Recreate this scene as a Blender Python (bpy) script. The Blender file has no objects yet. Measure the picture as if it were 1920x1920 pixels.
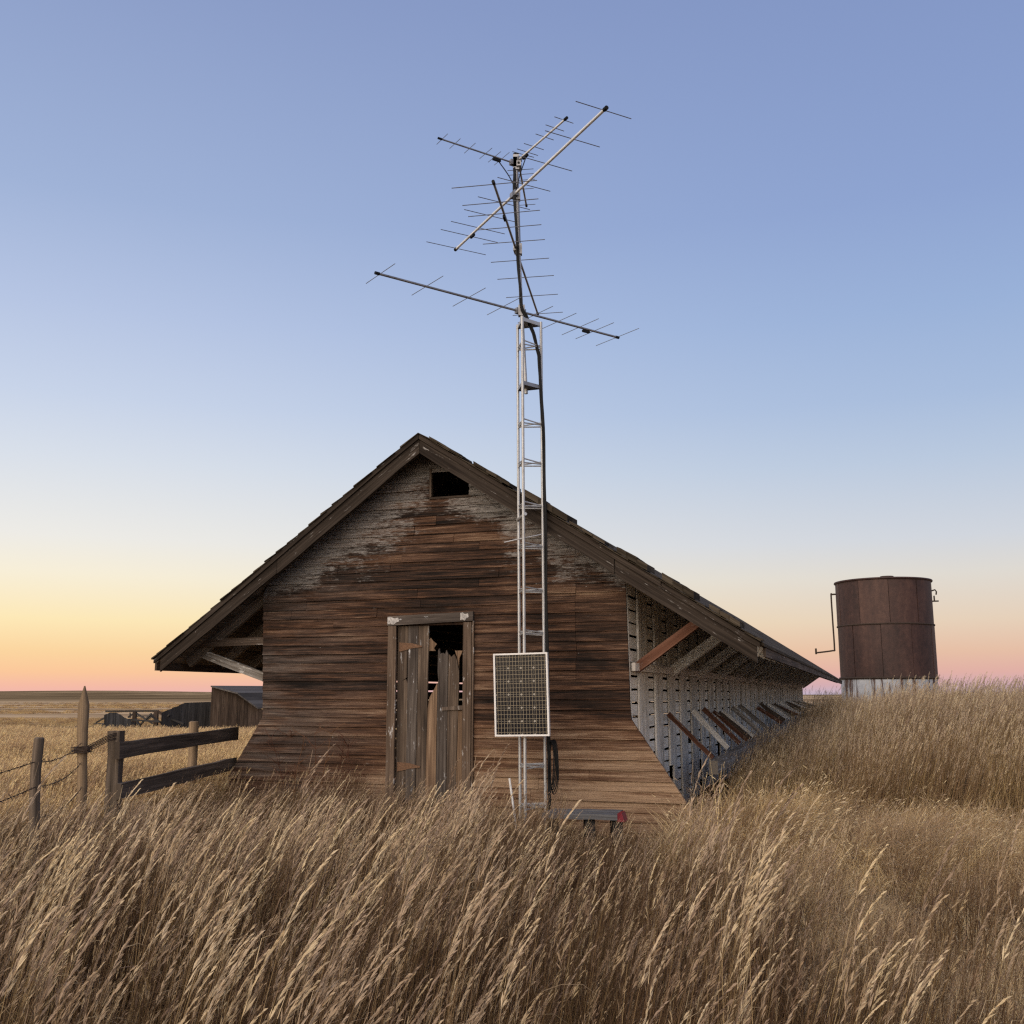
import bpy, math, random
import numpy as np
from mathutils import Vector, Matrix

scn = bpy.context.scene
COL = scn.collection
R = math.radians
rng = random.Random(7)

# ------------------------------------------------------------------ camera
CAM = Vector((0.0, 0.0, 1.5))
FPX, PITCH = 1923.0, math.atan(342 / 1923.0)
cam_d = bpy.data.cameras.new('camera')
cam = bpy.data.objects.new('camera', cam_d)
COL.objects.link(cam)
cam.location = CAM
cam.rotation_euler = (math.pi / 2 + PITCH, 0, 0)
cam_d.sensor_width = 36.0
cam_d.lens = 36.0 * FPX / 1920.0
cam_d.clip_start = 0.05
cam_d.clip_end = 20000
scn.camera = cam

# ------------------------------------------------------------------ sky
def lin(c):
    return tuple(((v / 255) / 12.92 if v / 255 <= .04045 else ((v / 255 + .055) / 1.055) ** 2.4) for v in c) + (1.0,)

SUN_AZ = R(-88)          # measured from +Y towards +X : the glow is on the left
SUN_EL = R(14)
world = bpy.data.worlds.new('World')
scn.world = world
world.use_nodes = True
wt = world.node_tree
wt.nodes.clear()
def wn(t, **k):
    n = wt.nodes.new(t)
    for a, b in k.items():
        setattr(n, a, b)
    return n
geo = wn('ShaderNodeTexCoord')
sep = wn('ShaderNodeSeparateXYZ')
wt.links.new(geo.outputs['Generated'], sep.inputs[0])
def ramp(stops):
    n = wn('ShaderNodeValToRGB')
    e = n.color_ramp.elements
    while len(e) < len(stops):
        e.new(0.5)
    for el, (p, c) in zip(e, sorted(stops)):
        el.position = p
        el.color = lin(c)
    wt.links.new(sep.outputs['Z'], n.inputs[0])
    return n
warm = ramp([(0, (240, 182, 172)), (.007, (246, 187, 165)), (.02, (252, 201, 155)), (.038, (252, 214, 160)),
             (.066, (254, 233, 183)), (.107, (248, 239, 216)), (.14, (238, 236, 230)), (.21, (217, 224, 234)),
             (.265, (200, 212, 233)), (.34, (182, 197, 227)), (.43, (160, 179, 215)), (.59, (139, 157, 199)), (1, (100, 119, 168))])
cool = ramp([(0, (186, 178, 200)), (.008, (205, 170, 180)), (.02, (224, 175, 166)), (.038, (229, 190, 166)),
             (.066, (229, 208, 186)), (.107, (222, 217, 209)), (.14, (208, 213, 221)), (.21, (184, 200, 222)),
             (.265, (167, 188, 220)), (.34, (153, 177, 216)), (.43, (141, 163, 208)), (.59, (130, 150, 196)), (1, (93, 113, 166))])
# azimuth weight: 1 towards the glow, 0 away from it
nrm = wn('ShaderNodeVectorMath', operation='MULTIPLY')
nrm.inputs[1].default_value = (1, 1, 0)
wt.links.new(geo.outputs['Generated'], nrm.inputs[0])
nr2 = wn('ShaderNodeVectorMath', operation='NORMALIZE')
wt.links.new(nrm.outputs[0], nr2.inputs[0])
dot = wn('ShaderNodeVectorMath', operation='DOT_PRODUCT')
dot.inputs[1].default_value = (math.sin(SUN_AZ), math.cos(SUN_AZ), 0)
wt.links.new(nr2.outputs[0], dot.inputs[0])
mr = wn('ShaderNodeMapRange', interpolation_type='SMOOTHSTEP')
mr.inputs[1].default_value = -.50
mr.inputs[2].default_value = .55
wt.links.new(dot.outputs['Value'], mr.inputs[0])
mix = wn('ShaderNodeMix', data_type='RGBA')
wt.links.new(mr.outputs[0], mix.inputs[0])
wt.links.new(cool.outputs[0], mix.inputs[6])
wt.links.new(warm.outputs[0], mix.inputs[7])
bg = wn('ShaderNodeBackground')
bg.inputs[1].default_value = 1.0
wt.links.new(mix.outputs[2], bg.inputs[0])
wo = wn('ShaderNodeOutputWorld')
wt.links.new(bg.outputs[0], wo.inputs[0])

# ------------------------------------------------------------------ sun: the soft glow after sunset
sd = bpy.data.lights.new('sun', 'SUN')
sd.energy = 4.3
sd.angle = R(95)
sd.color = (1.0, .83, .64)
sun = bpy.data.objects.new('sun', sd)
COL.objects.link(sun)
to_sun = Vector((math.sin(SUN_AZ - R(58)) * math.cos(SUN_EL), math.cos(SUN_AZ - R(58)) * math.cos(SUN_EL), math.sin(SUN_EL)))
sun.rotation_euler = to_sun.to_track_quat('Z', 'Y').to_euler()

scn.cycles.use_denoising = False
scn.cycles.use_adaptive_sampling = False
scn.cycles.filter_width = 1.3
scn.cycles.sample_clamp_indirect = 3.0
scn.view_settings.view_transform = 'Standard'
scn.view_settings.look = 'None'
scn.view_settings.exposure = 0.0
scn.view_settings.gamma = 1.0
scn.view_settings.use_curve_mapping = False

# ------------------------------------------------------------------ places
YAW = R(19)
G = Vector((math.cos(YAW), -math.sin(YAW), 0))       # along the gable
L = Vector((math.sin(YAW), math.cos(YAW), 0))        # along the barn, away from us
P0 = Vector((0.1147, 11.2, 0))
def W(u, v, z):
    return P0 + G * u + L * v + Vector((0, 0, z))
def ray(px, py):
    a, b = (px - 960) / FPX, (960 - py) / FPX
    return Vector((a, math.cos(PITCH) - b * math.sin(PITCH), math.sin(PITCH) + b * math.cos(PITCH)))
def at(px, py, y):                                    # the point seen there, y metres ahead
    d = ray(px, py)
    return CAM + d * (y / d.y)
def at_z(px, py, z):                                  # the point seen there at height z
    d = ray(px, py)
    return CAM + d * ((z - CAM.z) / d.z)
def S(x, a, b):
    t = min(1.0, max(0.0, (x - a) / (b - a)))
    return t * t * (3 - 2 * t)
def ground_z(x, y):
    p = Vector((x - P0.x, y - P0.y, 0))
    u, v = p.dot(G), p.dot(L)
    h = .10 * S(y, 6, 11)
    h += .12 * S(u, 2.0, 4.8) * S(y, 10.6, 14) + .16 * S(u, 3.0, 6) * S(y, 14, 26)
    h += .50 * S(v, 3, 24) * S(u, .3, 2.0) * (1 - S(u, 2.0, 4.8))
    h -= 5.6 * S(y, 21, 120) * S(-x + y * .12, -2, 10)
    d = math.hypot(x, y)
    if d > 900 and y > 0:
        h += 16 * S(d, 1100, 2600) * S(-x + y * .1, -100, 900) * (.82 + .12 * math.sin(x * .004) + .10 * math.sin(x * .0113 + y * .002 + 1))
    h += .05 * math.sin(x * 1.3 + .7) * math.sin(y * 1.1) * S(d, 2, 5)
    return h

# ------------------------------------------------------------------ mesh helpers
class MB:
    def __init__(s):
        s.v, s.f, s.uv = [], [], []
    def face(s, pts, uv=None):
        i = len(s.v)
        s.v += [tuple(p) for p in pts]
        s.f.append(tuple(range(i, i + len(pts))))
        s.uv.append(uv or [(0, 0)] * len(pts))
    def hexa(s, p):                                   # 8 points: bottom ring 0-3, top ring 4-7; uv length along 0->4
        P = [Vector(q) for q in p]
        ln = (P[4] - P[0]).length
        a, b = (P[1] - P[0]).length, (P[3] - P[0]).length
        s.face([P[3], P[2], P[1], P[0]], [(0, 0), (.02, 0), (.02, .02), (0, .02)])
        s.face([P[4], P[5], P[6], P[7]], [(0, 0), (.02, 0), (.02, .02), (0, .02)])
        off = 0
        for k, w in ((0, a), (1, b), (2, a), (3, b)):
            j = (k + 1) % 4
            s.face([P[k], P[j], P[j + 4], P[k + 4]], [(0, off), (0, off + w), (ln, off + w), (ln, off)])
            off += w + .05
    def beam(s, a, b, w, h, up=(0, 0, 1), seg=1, jit=0.0, r=None):
        a, b = Vector(a), Vector(b)
        d = (b - a).normalized()
        u = Vector(up)
        sx = d.cross(u)
        if sx.length < 1e-4:
            sx = d.cross(Vector((1, 0, 0)))
        sx.normalize()
        sy = sx.cross(d).normalized()
        rings = []
        for k in range(seg + 1):
            c = a.lerp(b, k / seg)
            ring = []
            for (i, j) in ((-1, -1), (1, -1), (1, 1), (-1, 1)):
                o = sx * (i * w / 2) + sy * (j * h / 2)
                if jit:
                    o += sx * r.uniform(-jit, jit) + sy * r.uniform(-jit, jit)
                ring.append(c + o)
            rings.append(ring)
        ln = (b - a).length
        wd = (w, h, w, h)
        for k in range(seg):
            off = 0
            for q in range(4):
                j = (q + 1) % 4
                u0, u1 = ln * k / seg, ln * (k + 1) / seg
                s.face([rings[k][q], rings[k][j], rings[k + 1][j], rings[k + 1][q]],
                       [(u0, off), (u0, off + wd[q]), (u1, off + wd[q]), (u1, off)])
                off += wd[q] + .03
        s.face(rings[0][::-1]); s.face(rings[-1])
    def tube(s, pts, rad, n=8, cap=True):
        pts = [Vector(p) for p in pts]
        m = len(pts)
        rad = rad if isinstance(rad, (list, tuple)) else [rad] * m
        ref = None
        rings = []
        ln = 0
        lens = []
        for k in range(m):
            d = (pts[min(k + 1, m - 1)] - pts[max(k - 1, 0)]).normalized()
            if ref is None:
                ref = d.orthogonal().normalized()
            ref = (ref - d * ref.dot(d)).normalized()
            bi = d.cross(ref)
            rings.append([pts[k] + (ref * math.cos(2 * math.pi * q / n) + bi * math.sin(2 * math.pi * q / n)) * rad[k] for q in range(n)])
            if k:
                ln += (pts[k] - pts[k - 1]).length
            lens.append(ln)
        for k in range(m - 1):
            for q in range(n):
                j = (q + 1) % n
                c = 2 * math.pi * rad[k] / n
                s.face([rings[k][q], rings[k][j], rings[k + 1][j], rings[k + 1][q]],
                       [(lens[k], q * c), (lens[k], (q + 1) * c), (lens[k + 1], (q + 1) * c), (lens[k + 1], q * c)])
        if cap:
            s.face(rings[0][::-1]); s.face(rings[-1])
    def prism(s, poly, f0, f1, uvrot=False):           # poly of (a,b); f0/f1 map (a,b)->3D on front/back
        uv = [((b, a) if uvrot else (a, b)) for a, b in poly]
        s.face([f0(a, b) for a, b in poly], uv)
        s.face([f1(a, b) for a, b in poly][::-1], uv[::-1])
        n = len(poly)
        for k in range(n):
            j = (k + 1) % n
            s.face([f0(*poly[k]), f1(*poly[k]), f1(*poly[j]), f0(*poly[j])], [uv[k], uv[k], uv[j], uv[j]])
    def build(s, name, mat, parent=None, smooth=False, world=True):
        me = bpy.data.meshes.new(name)
        vv = s.v
        if parent is not None and world:
            inv = MAT[root_of(parent)].inverted()
            vv = [tuple(inv @ Vector(p)) for p in s.v]
        me.from_pydata(vv, [], s.f)
        uvl = me.uv_layers.new(name='UVMap')
        flat = [c for f in s.uv for p in f for c in p]
        uvl.data.foreach_set('uv', flat)
        me.materials.append(mat)
        if smooth:
            me.polygons.foreach_set('use_smooth', [True] * len(me.polygons))
        me.update()
        import bmesh
        bm = bmesh.new(); bm.from_mesh(me)
        bmesh.ops.remove_doubles(bm, verts=bm.verts, dist=1e-5)
        bmesh.ops.recalc_face_normals(bm, faces=bm.faces)
        bm.to_mesh(me); bm.free()
        if smooth:
            me.set_sharp_from_angle(angle=R(40))
        o = bpy.data.objects.new(name, me)
        COL.objects.link(o)
        if parent is not None:
            o.parent = parent
        return o

MAT = {}
def root_of(o):
    while o.parent is not None:
        o = o.parent
    return o.name
def tag(o, label, cat, group=None):
    o['label'] = label; o['category'] = cat
    if group:
        o['group'] = group
    return o
def thing(name, label, cat, loc, rz=0.0, group=None):
    o = bpy.data.objects.new(name, None)
    o.empty_display_size = .2
    COL.objects.link(o)
    o.location = loc
    o.rotation_euler = (0, 0, rz)
    MAT[o.name] = Matrix.Translation(Vector(loc)) @ Matrix.Rotation(rz, 4, 'Z')
    return tag(o, label, cat, group)

# ------------------------------------------------------------------ materials
def new_mat(name):
    m = bpy.data.materials.new(name)
    m.use_nodes = True
    nt = m.node_tree
    b = nt.nodes['Principled BSDF']
    return m, nt, b
def N(nt, t, **k):
    n = nt.nodes.new(t)
    for a, b in k.items():
        setattr(n, a, b)
    return n
def noise(nt, vec, scale=1.0, detail=4, rough=.6, dist=0.0):
    n = N(nt, 'ShaderNodeTexNoise')
    n.inputs['Scale'].default_value = scale
    n.inputs['Detail'].default_value = detail
    n.inputs['Roughness'].default_value = rough
    n.inputs['Distortion'].default_value = dist
    nt.links.new(vec, n.inputs['Vector'])
    return n.outputs['Fac']
def mapped(nt, vec, scale, off=None):
    n = N(nt, 'ShaderNodeMapping')
    n.inputs['Scale'].default_value = scale
    nt.links.new(vec, n.inputs['Vector'])
    if off is not None:
        nt.links.new(off, n.inputs['Location'])
    return n.outputs[0]
def cramp(nt, fac, stops):
    n = N(nt, 'ShaderNodeValToRGB')
    e = n.color_ramp.elements
    while len(e) < len(stops):
        e.new(.5)
    for el, (p, c) in zip(e, stops):
        el.position = p
        el.color = tuple(c) + (1.0,) if len(c) == 3 else c
    nt.links.new(fac, n.inputs[0])
    return n.outputs[0]
def mixc(nt, fac, a, b, mode='MIX'):
    n = N(nt, 'ShaderNodeMix', data_type='RGBA', blend_type=mode)
    for i, x in ((0, fac), (6, a), (7, b)):
        if hasattr(x, 'is_linked'):
            nt.links.new(x, n.inputs[i])
        else:
            n.inputs[i].default_value = x if i == 0 else tuple(x) + (1.0,)
    return n.outputs[2]
def mth(nt, op, a, b=None, c=None, clamp=False):
    n = N(nt, 'ShaderNodeMath', operation=op)
    n.use_clamp = clamp
    for i, x in enumerate((a, b, c)):
        if x is None:
            continue
        if hasattr(x, 'is_linked'):
            nt.links.new(x, n.inputs[i])
        else:
            n.inputs[i].default_value = x
    return n.outputs[0]
def mrange(nt, x, a, b, c=0.0, d=1.0):
    n = N(nt, 'ShaderNodeMapRange', interpolation_type='SMOOTHSTEP')
    nt.links.new(x, n.inputs[0])
    for i, q in ((1, a), (2, b), (3, c), (4, d)):
        n.inputs[i].default_value = q
    return n.outputs[0]
def bump(nt, b, h, strength, dist=.01):
    n = N(nt, 'ShaderNodeBump')
    n.inputs['Strength'].default_value = strength
    n.inputs['Distance'].default_value = dist
    nt.links.new(h, n.inputs['Height'])
    nt.links.new(n.outputs[0], b.inputs['Normal'])

def wood(name, dark, mid, light, paint=None, amount=0.0, var=.35, rough=.9):
    """weathered board: grain runs along UV.x"""
    m, nt, b = new_mat(name)
    tc = N(nt, 'ShaderNodeTexCoord')
    oi = N(nt, 'ShaderNodeObjectInfo')
    cmb = N(nt, 'ShaderNodeCombineXYZ')
    r10 = mth(nt, 'MULTIPLY', oi.outputs['Random'], 37.0)
    for i in range(3):
        nt.links.new(r10, cmb.inputs[i])
    g1 = noise(nt, mapped(nt, tc.outputs['UV'], (1.2, 55, 1), cmb.outputs[0]), 1.0, 5, .65, .4)
    g2 = noise(nt, mapped(nt, tc.outputs['UV'], (.9, 9, 1), cmb.outputs[0]), 1.0, 4, .6, .3)
    g = mth(nt, 'ADD', mth(nt, 'MULTIPLY', g1, .55), mth(nt, 'MULTIPLY', g2, .45))
    c = cramp(nt, g, [(.33, dark), (.5, mid), (.68, light)])
    v = mth(nt, 'MULTIPLY_ADD', oi.outputs['Random'], var, 1 - var / 2)
    hs = N(nt, 'ShaderNodeHueSaturation')
    nt.links.new(v, hs.inputs['Value'])
    nt.links.new(c, hs.inputs['Color'])
    c = hs.outputs[0]
    if paint:
        pn = noise(nt, mapped(nt, tc.outputs['UV'], (5, 22, 1), cmb.outputs[0]), 1.0, 6, .7, .2)
        pm = mrange(nt, mth(nt, 'ADD', pn, mth(nt, 'MULTIPLY', g1, .25)), .62 + .25 * (.5 - amount), .70 + .25 * (.5 - amount))
        c = mixc(nt, pm, c, paint)
    nt.links.new(c, b.inputs['Base Color'])
    b.inputs['Roughness'].default_value = rough
    b.inputs['Specular IOR Level'].default_value = .12
    bump(nt, b, g1, .6, .006)
    return m

def siding_mat():
    """gable boards: object coordinates are the barn's own"""
    m, nt, b = new_mat('weathered_siding')
    tc = N(nt, 'ShaderNodeTexCoord')
    oi = N(nt, 'ShaderNodeObjectInfo')
    P = tc.outputs['Object']
    sp = N(nt, 'ShaderNodeSeparateXYZ')
    nt.links.new(P, sp.inputs[0])
    X, Z = sp.outputs['X'], sp.outputs['Z']
    cmb = N(nt, 'ShaderNodeCombineXYZ')
    nt.links.new(mth(nt, 'MULTIPLY', oi.outputs['Random'], 23.0), cmb.inputs[0])
    fine = noise(nt, mapped(nt, P, (1.6, 1, 62), cmb.outputs[0]), 1.0, 8, .78, .8)
    mid = noise(nt, mapped(nt, P, (.8, 1, 23)), 1.0, 7, .72, .7)
    big = noise(nt, mapped(nt, P, (.6, 1, 3.4)), 1.0, 6, .65, .5)
    g = mth(nt, 'ADD', mth(nt, 'MULTIPLY', fine, .52), mth(nt, 'MULTIPLY', mid, .48))
    low = mrange(nt, Z, 1.65, .45)                                   # boards low down are bleached tan
    rt = mrange(nt, X, -2.9, .6)
    tanw = mth(nt, 'MULTIPLY', low, mth(nt, 'MULTIPLY_ADD', rt, .75, .25))
    gg = mth(nt, 'ADD', g, mth(nt, 'MULTIPLY_ADD', tanw, .17, mth(nt, 'MULTIPLY_ADD', big, .4, -.21)))
    gg = mth(nt, 'ADD', gg, mth(nt, 'MULTIPLY_ADD', oi.outputs['Random'], .07, -.035))
    c = cramp(nt, gg, [(.36, (.008, .006, .005)), (.44, (.028, .017, .012)), (.50, (.072, .036, .021)),
                       (.57, (.155, .083, .047)), (.69, (.38, .255, .16))])
    # grey weathering, most of it on the left side
    gl = mrange(nt, X, -1.4, -3.3)
    gm = mth(nt, 'MULTIPLY', mrange(nt, big, .40, .62), mth(nt, 'MULTIPLY_ADD', gl, .65, .18))
    grey = cramp(nt, g, [(.37, (.014, .012, .011)), (.5, (.062, .054, .049)), (.66, (.19, .17, .155))])
    c = mixc(nt, gm, c, grey)
    # the old white paint survives in the shelter of the roof line and in a few flakes
    ax = mth(nt, 'ADD', X, 1.09)
    sl = mth(nt, 'MAXIMUM', mth(nt, 'MULTIPLY', ax, .654), mth(nt, 'MULTIPLY', ax, -.73))
    dist = mth(nt, 'SUBTRACT', mth(nt, 'SUBTRACT', 4.28, sl), Z)
    reach = mth(nt, 'MULTIPLY_ADD', noise(nt, mapped(nt, P, (.9, 1, 1.3)), 1.0, 5, .65), 3.1, -.95)
    rel = mth(nt, 'DIVIDE', dist, mth(nt, 'MAXIMUM', reach, .12))
    keep = mrange(nt, rel, 1.5, .0)
    keep = mth(nt, 'MULTIPLY', keep, mrange(nt, Z, 2.35, 2.9))
    flake = noise(nt, mapped(nt, P, (3.2, 1, 22)), 1.0, 9, .80, .4)
    fl2 = noise(nt, mapped(nt, P, (13, 1, 48)), 1.0, 5, .7, .2)
    flake = mth(nt, 'ADD', mth(nt, 'MULTIPLY', flake, .62), mth(nt, 'MULTIPLY', fl2, .38))
    pm = mrange(nt, mth(nt, 'ADD', flake, mth(nt, 'MULTIPLY', keep, .24)), .585, .735)
    pc = cramp(nt, fine, [(.36, (.20, .18, .16)), (.60, (.54, .51, .48))])
    c = mixc(nt, mth(nt, 'MULTIPLY', pm, .66), c, pc)
    spk = noise(nt, mapped(nt, P, (20, 1, 34)), 1.0, 1, .4)
    c = mixc(nt, mrange(nt, spk, .80, .83), c, (.60, .58, .55))
    nt.links.new(c, b.inputs['Base Color'])
    b.inputs['Roughness'].default_value = .92
    b.inputs['Specular IOR Level'].default_value = .2
    bump(nt, b, mth(nt, 'ADD', fine, mth(nt, 'MULTIPLY', mid, .8)), 1.0, .016)
    return m

def metal(name, col, rough=.35, dirt=(.25, .22, .18), amount=.35, metallic=.9):
    m, nt, b = new_mat(name)
    tc = N(nt, 'ShaderNodeTexCoord')
    n = noise(nt, tc.outputs['Object'], 9.0, 4, .6)
    c = mixc(nt, mth(nt, 'MULTIPLY', mrange(nt, n, .45, .7), amount), col, dirt)
    nt.links.new(c, b.inputs['Base Color'])
    b.inputs['Metallic'].default_value = metallic
    nt.links.new(mth(nt, 'MULTIPLY_ADD', n, .3, rough - .1), b.inputs['Roughness'])
    return m
def plain(name, col, rough=.7, spec=.3, var=.25, scale=14):
    m, nt, b = new_mat(name)
    tc = N(nt, 'ShaderNodeTexCoord')
    n = noise(nt, tc.outputs['Object'], scale, 4, .6)
    c = cramp(nt, n, [(.3, tuple(x * (1 - var) for x in col)), (.7, tuple(min(1, x * (1 + var)) for x in col))])
    nt.links.new(c, b.inputs['Base Color'])
    b.inputs['Roughness'].default_value = rough
    b.inputs['Specular IOR Level'].default_value = spec
    bump(nt, b, n, .2, .004)
    return m

M = {}
M['siding'] = siding_mat()
M['dark_wood'] = wood('dark_weathered_wood', (.024, .018, .014), (.078, .057, .043), (.17, .13, .10))
M['rake'] = wood('grey_brown_wood', (.030, .022, .017), (.098, .073, .056), (.20, .155, .12), (.42, .39, .36), .0)
M['barge'] = wood('barge_board', (.012, .009, .007), (.036, .027, .021), (.080, .063, .050), (.30, .28, .26), .0)
M['eave_wood'] = wood('eave_board', (.06, .05, .04), (.16, .13, .105), (.30, .25, .205))
M['white_wood'] = wood('white_painted_wood', (.32, .285, .25), (.64, .61, .565), (.80, .77, .73), (.80, .78, .75), .45, .18)
M['slat_white'] = wood('slat_white_paint', (.50, .46, .41), (.72, .69, .64), (.82, .79, .75), (.82, .80, .77), .5, .12)
M['board_white'] = wood('board_worn_paint', (.22, .19, .16), (.50, .47, .43), (.70, .67, .63), (.74, .71, .68), .45, .35)
M['dirty_white'] = wood('flaking_white_wood', (.055, .04, .03), (.20, .175, .15), (.42, .395, .365), (.52, .50, .47), .3, .45)
M['red_wood'] = wood('red_brown_wood', (.05, .022, .014), (.14, .065, .042), (.24, .13, .09), (.6, .57, .53), .08)
M['door_wood'] = wood('door_wood', (.022, .017, .014), (.078, .057, .042), (.20, .15, .11), (.35, .34, .33), .0, .6)
M['grey_wood'] = wood('door_grey_wood', (.026, .020, .017), (.080, .065, .055), (.18, .152, .13), (.5, .5, .5), .02, .35)
M['tan_wood'] = wood('tan_wood', (.05, .033, .022), (.155, .10, .063), (.32, .22, .14), None, 0, .3)
M['frame_wood'] = wood('door_frame_wood', (.036, .026, .019), (.105, .073, .052), (.215, .16, .12), (.5, .48, .46), .10, .3)
M['fence_wood'] = wood('fence_wood', (.034, .026, .020), (.115, .088, .065), (.26, .20, .15), None, 0, .3)
M['post_wood'] = wood('round_post_wood', (.07, .048, .03), (.20, .14, .085), (.36, .26, .165), None, 0, .3)
M['far_wood'] = wood('far_shed_wood', (.018, .013, .010), (.055, .038, .028), (.115, .085, .064), None, 0, .7)
M['far_grey'] = wood('far_grey_wood', (.022, .020, .019), (.055, .051, .048), (.11, .105, .10), None, 0, .6)
M['shingle'] = wood('mossy_shingle', (.018, .014, .010), (.052, .041, .029), (.11, .09, .066), None, 0, .7)
M['shingle'].node_tree.nodes['Principled BSDF'].inputs['Specular IOR Level'].default_value = .05
M['plate_grey'] = wood('bleached_grey_wood', (.055, .053, .052), (.115, .114, .117), (.19, .19, .197), None, 0, .2)
M['far_roof'] = wood('grey_roof_board', (.045, .040, .035), (.10, .09, .08), (.16, .148, .135), None, 0, .4)
M['galv'] = metal('galvanised_steel', (.47, .47, .465), .42, (.34, .30, .25), .4, .45)
M['alu'] = metal('dull_aluminium', (.82, .83, .84), .4, (.55, .54, .52), .4, .2)
M['alu_dark'] = metal('tarnished_aluminium', (.30, .30, .31), .42, (.10, .095, .09), .5, .6)
M['rod'] = metal('thin_rod_metal', (.20, .20, .21), .42, (.09, .085, .08), .4, .6)
M['old_paint'] = plain('old_paint', (.40, .38, .36), .9, .1, .45, 45)
M['galv_dull'] = plain('pale_backing', (.34, .31, .26), .6, .3, .1, 6)
M['white_frame'] = plain('anodised_frame', (.72, .70, .67), .45, .4, .08, 6)
M['rubber'] = plain('black_rubber', (.007, .007, .0075), .6, .2, .3)
M['iron'] = plain('rusty_iron', (.045, .030, .022), .8, .3, .5, 40)
M['hinge'] = plain('orange_rust', (.15, .085, .05), .85, .2, .35, 60)
M['red'] = plain('faded_red_plastic', (.20, .016, .021), .5, .4, .15)
M['black'] = plain('black_support', (.022, .020, .019), .8, .2, .4)  # near-black colour of the supports under the low platform
M['concrete'] = plain('whitewashed_concrete', (.40, .41, .43), .9, .2, .25, 2.5)

def rust_mat():
    m, nt, b = new_mat('rusted_tank_steel')
    tc = N(nt, 'ShaderNodeTexCoord'); oi = N(nt, 'ShaderNodeObjectInfo')
    P = tc.outputs['Object']
    a = noise(nt, mapped(nt, P, (1.6, 1.6, .35)), 1.0, 6, .65, .4)
    f = noise(nt, P, 6.0, 6, .7)
    g = mth(nt, 'ADD', mth(nt, 'MULTIPLY', a, .6), mth(nt, 'MULTIPLY', f, .4))
    g = mth(nt, 'ADD', g, mth(nt, 'MULTIPLY_ADD', oi.outputs['Random'], .10, -.05))
    c = cramp(nt, g, [(.34, (.024, .011, .009)), (.50, (.055, .026, .020)), (.66, (.098, .050, .035)), (.8, (.16, .095, .068))])
    nt.links.new(c, b.inputs['Base Color'])
    b.inputs['Roughness'].default_value = .62
    b.inputs['Specular IOR Level'].default_value = .4
    bump(nt, b, f, .35, .02)
    return m
M['rust'] = rust_mat()
def tankbase_mat():
    m, nt, b = new_mat('streaked_tank_foot')
    tc = N(nt, 'ShaderNodeTexCoord')
    P = tc.outputs['Object']
    s_ = noise(nt, mapped(nt, P, (2.6, 2.6, .22)), 1.0, 5, .7, .3)
    c = cramp(nt, noise(nt, P, 3, 5, .6), [(.3, (.30, .32, .35)), (.7, (.50, .52, .55))])
    c = mixc(nt, mrange(nt, s_, .50, .58), c, (.085, .05, .04))
    nt.links.new(c, b.inputs['Base Color'])
    b.inputs['Roughness'].default_value = .85
    return m
M['tank_foot'] = tankbase_mat()

def cell_mat():
    m, nt, b = new_mat('solar_cell')
    tc = N(nt, 'ShaderNodeTexCoord')
    sp = N(nt, 'ShaderNodeSeparateXYZ')
    nt.links.new(tc.outputs['UV'], sp.inputs[0])
    def lines(x, n, w):
        f = mth(nt, 'FRACT', mth(nt, 'MULTIPLY', x, n))
        d = mth(nt, 'ABSOLUTE', mth(nt, 'SUBTRACT', f, .5))
        return mth(nt, 'LESS_THAN', d, w)
    l = mth(nt, 'MAXIMUM', lines(sp.outputs['X'], 4.0, .055), lines(sp.outputs['Y'], 3.0, .04))
    c = mixc(nt, l, (.012, .012, .015), (.27, .225, .155))
    nt.links.new(c, b.inputs['Base Color'])
    b.inputs['Roughness'].default_value = .12
    b.inputs['Specular IOR Level'].default_value = .12
    return m
M['cell'] = cell_mat()

def grass_mat(name, base, tip, head, trans=.25):
    m, nt, b = new_mat(name)
    at_ = N(nt, 'ShaderNodeAttribute', attribute_name='tone')
    hd = N(nt, 'ShaderNodeAttribute', attribute_name='head')
    oi = N(nt, 'ShaderNodeObjectInfo')
    c = mixc(nt, at_.outputs['Fac'], base, tip)
    c = mixc(nt, hd.outputs['Fac'], c, head)
    hs = N(nt, 'ShaderNodeHueSaturation')
    nt.links.new(mth(nt, 'MULTIPLY_ADD', oi.outputs['Random'], .75, .60), hs.inputs['Value'])
    nt.links.new(mth(nt, 'MULTIPLY_ADD', oi.outputs['Random'], .03, .488), hs.inputs['Hue'])
    nt.links.new(c, hs.inputs['Color'])
    c = hs.outputs[0]
    nt.links.new(c, b.inputs['Base Color'])
    b.inputs['Roughness'].default_value = .65
    b.inputs['Specular IOR Level'].default_value = .25
    tr = N(nt, 'ShaderNodeBsdfTranslucent')
    nt.links.new(c, tr.inputs[0])
    mx = N(nt, 'ShaderNodeMixShader')
    mx.inputs[0].default_value = trans
    nt.links.new(b.outputs[0], mx.inputs[1]); nt.links.new(tr.outputs[0], mx.inputs[2])
    nt.links.new(mx.outputs[0], nt.nodes['Material Output'].inputs[0])
    return m
M['tall'] = grass_mat('dry_tall_grass', (.20, .115, .055), (.46, .315, .172), (.64, .485, .325))
M['bank'] = grass_mat('bank_grass', (.22, .135, .066), (.47, .325, .175), (.62, .48, .33))
M['field'] = grass_mat('pale_field_grass', (.42, .26, .11), (.66, .45, .22), (.74, .54, .31))
M['short'] = grass_mat('matted_grass', (.44, .30, .16), (.74, .56, .34), (.75, .6, .4))
M['far'] = grass_mat('far_grass_blade', (.40, .27, .135), (.62, .44, .24), (.6, .45, .28))
M['thatch'] = grass_mat('brown_thatch', (.085, .046, .023), (.26, .155, .078), (.40, .28, .175))
M['weed'] = grass_mat('red_brown_weed', (.15, .065, .035), (.20, .10, .055), (.26, .15, .085))

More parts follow.
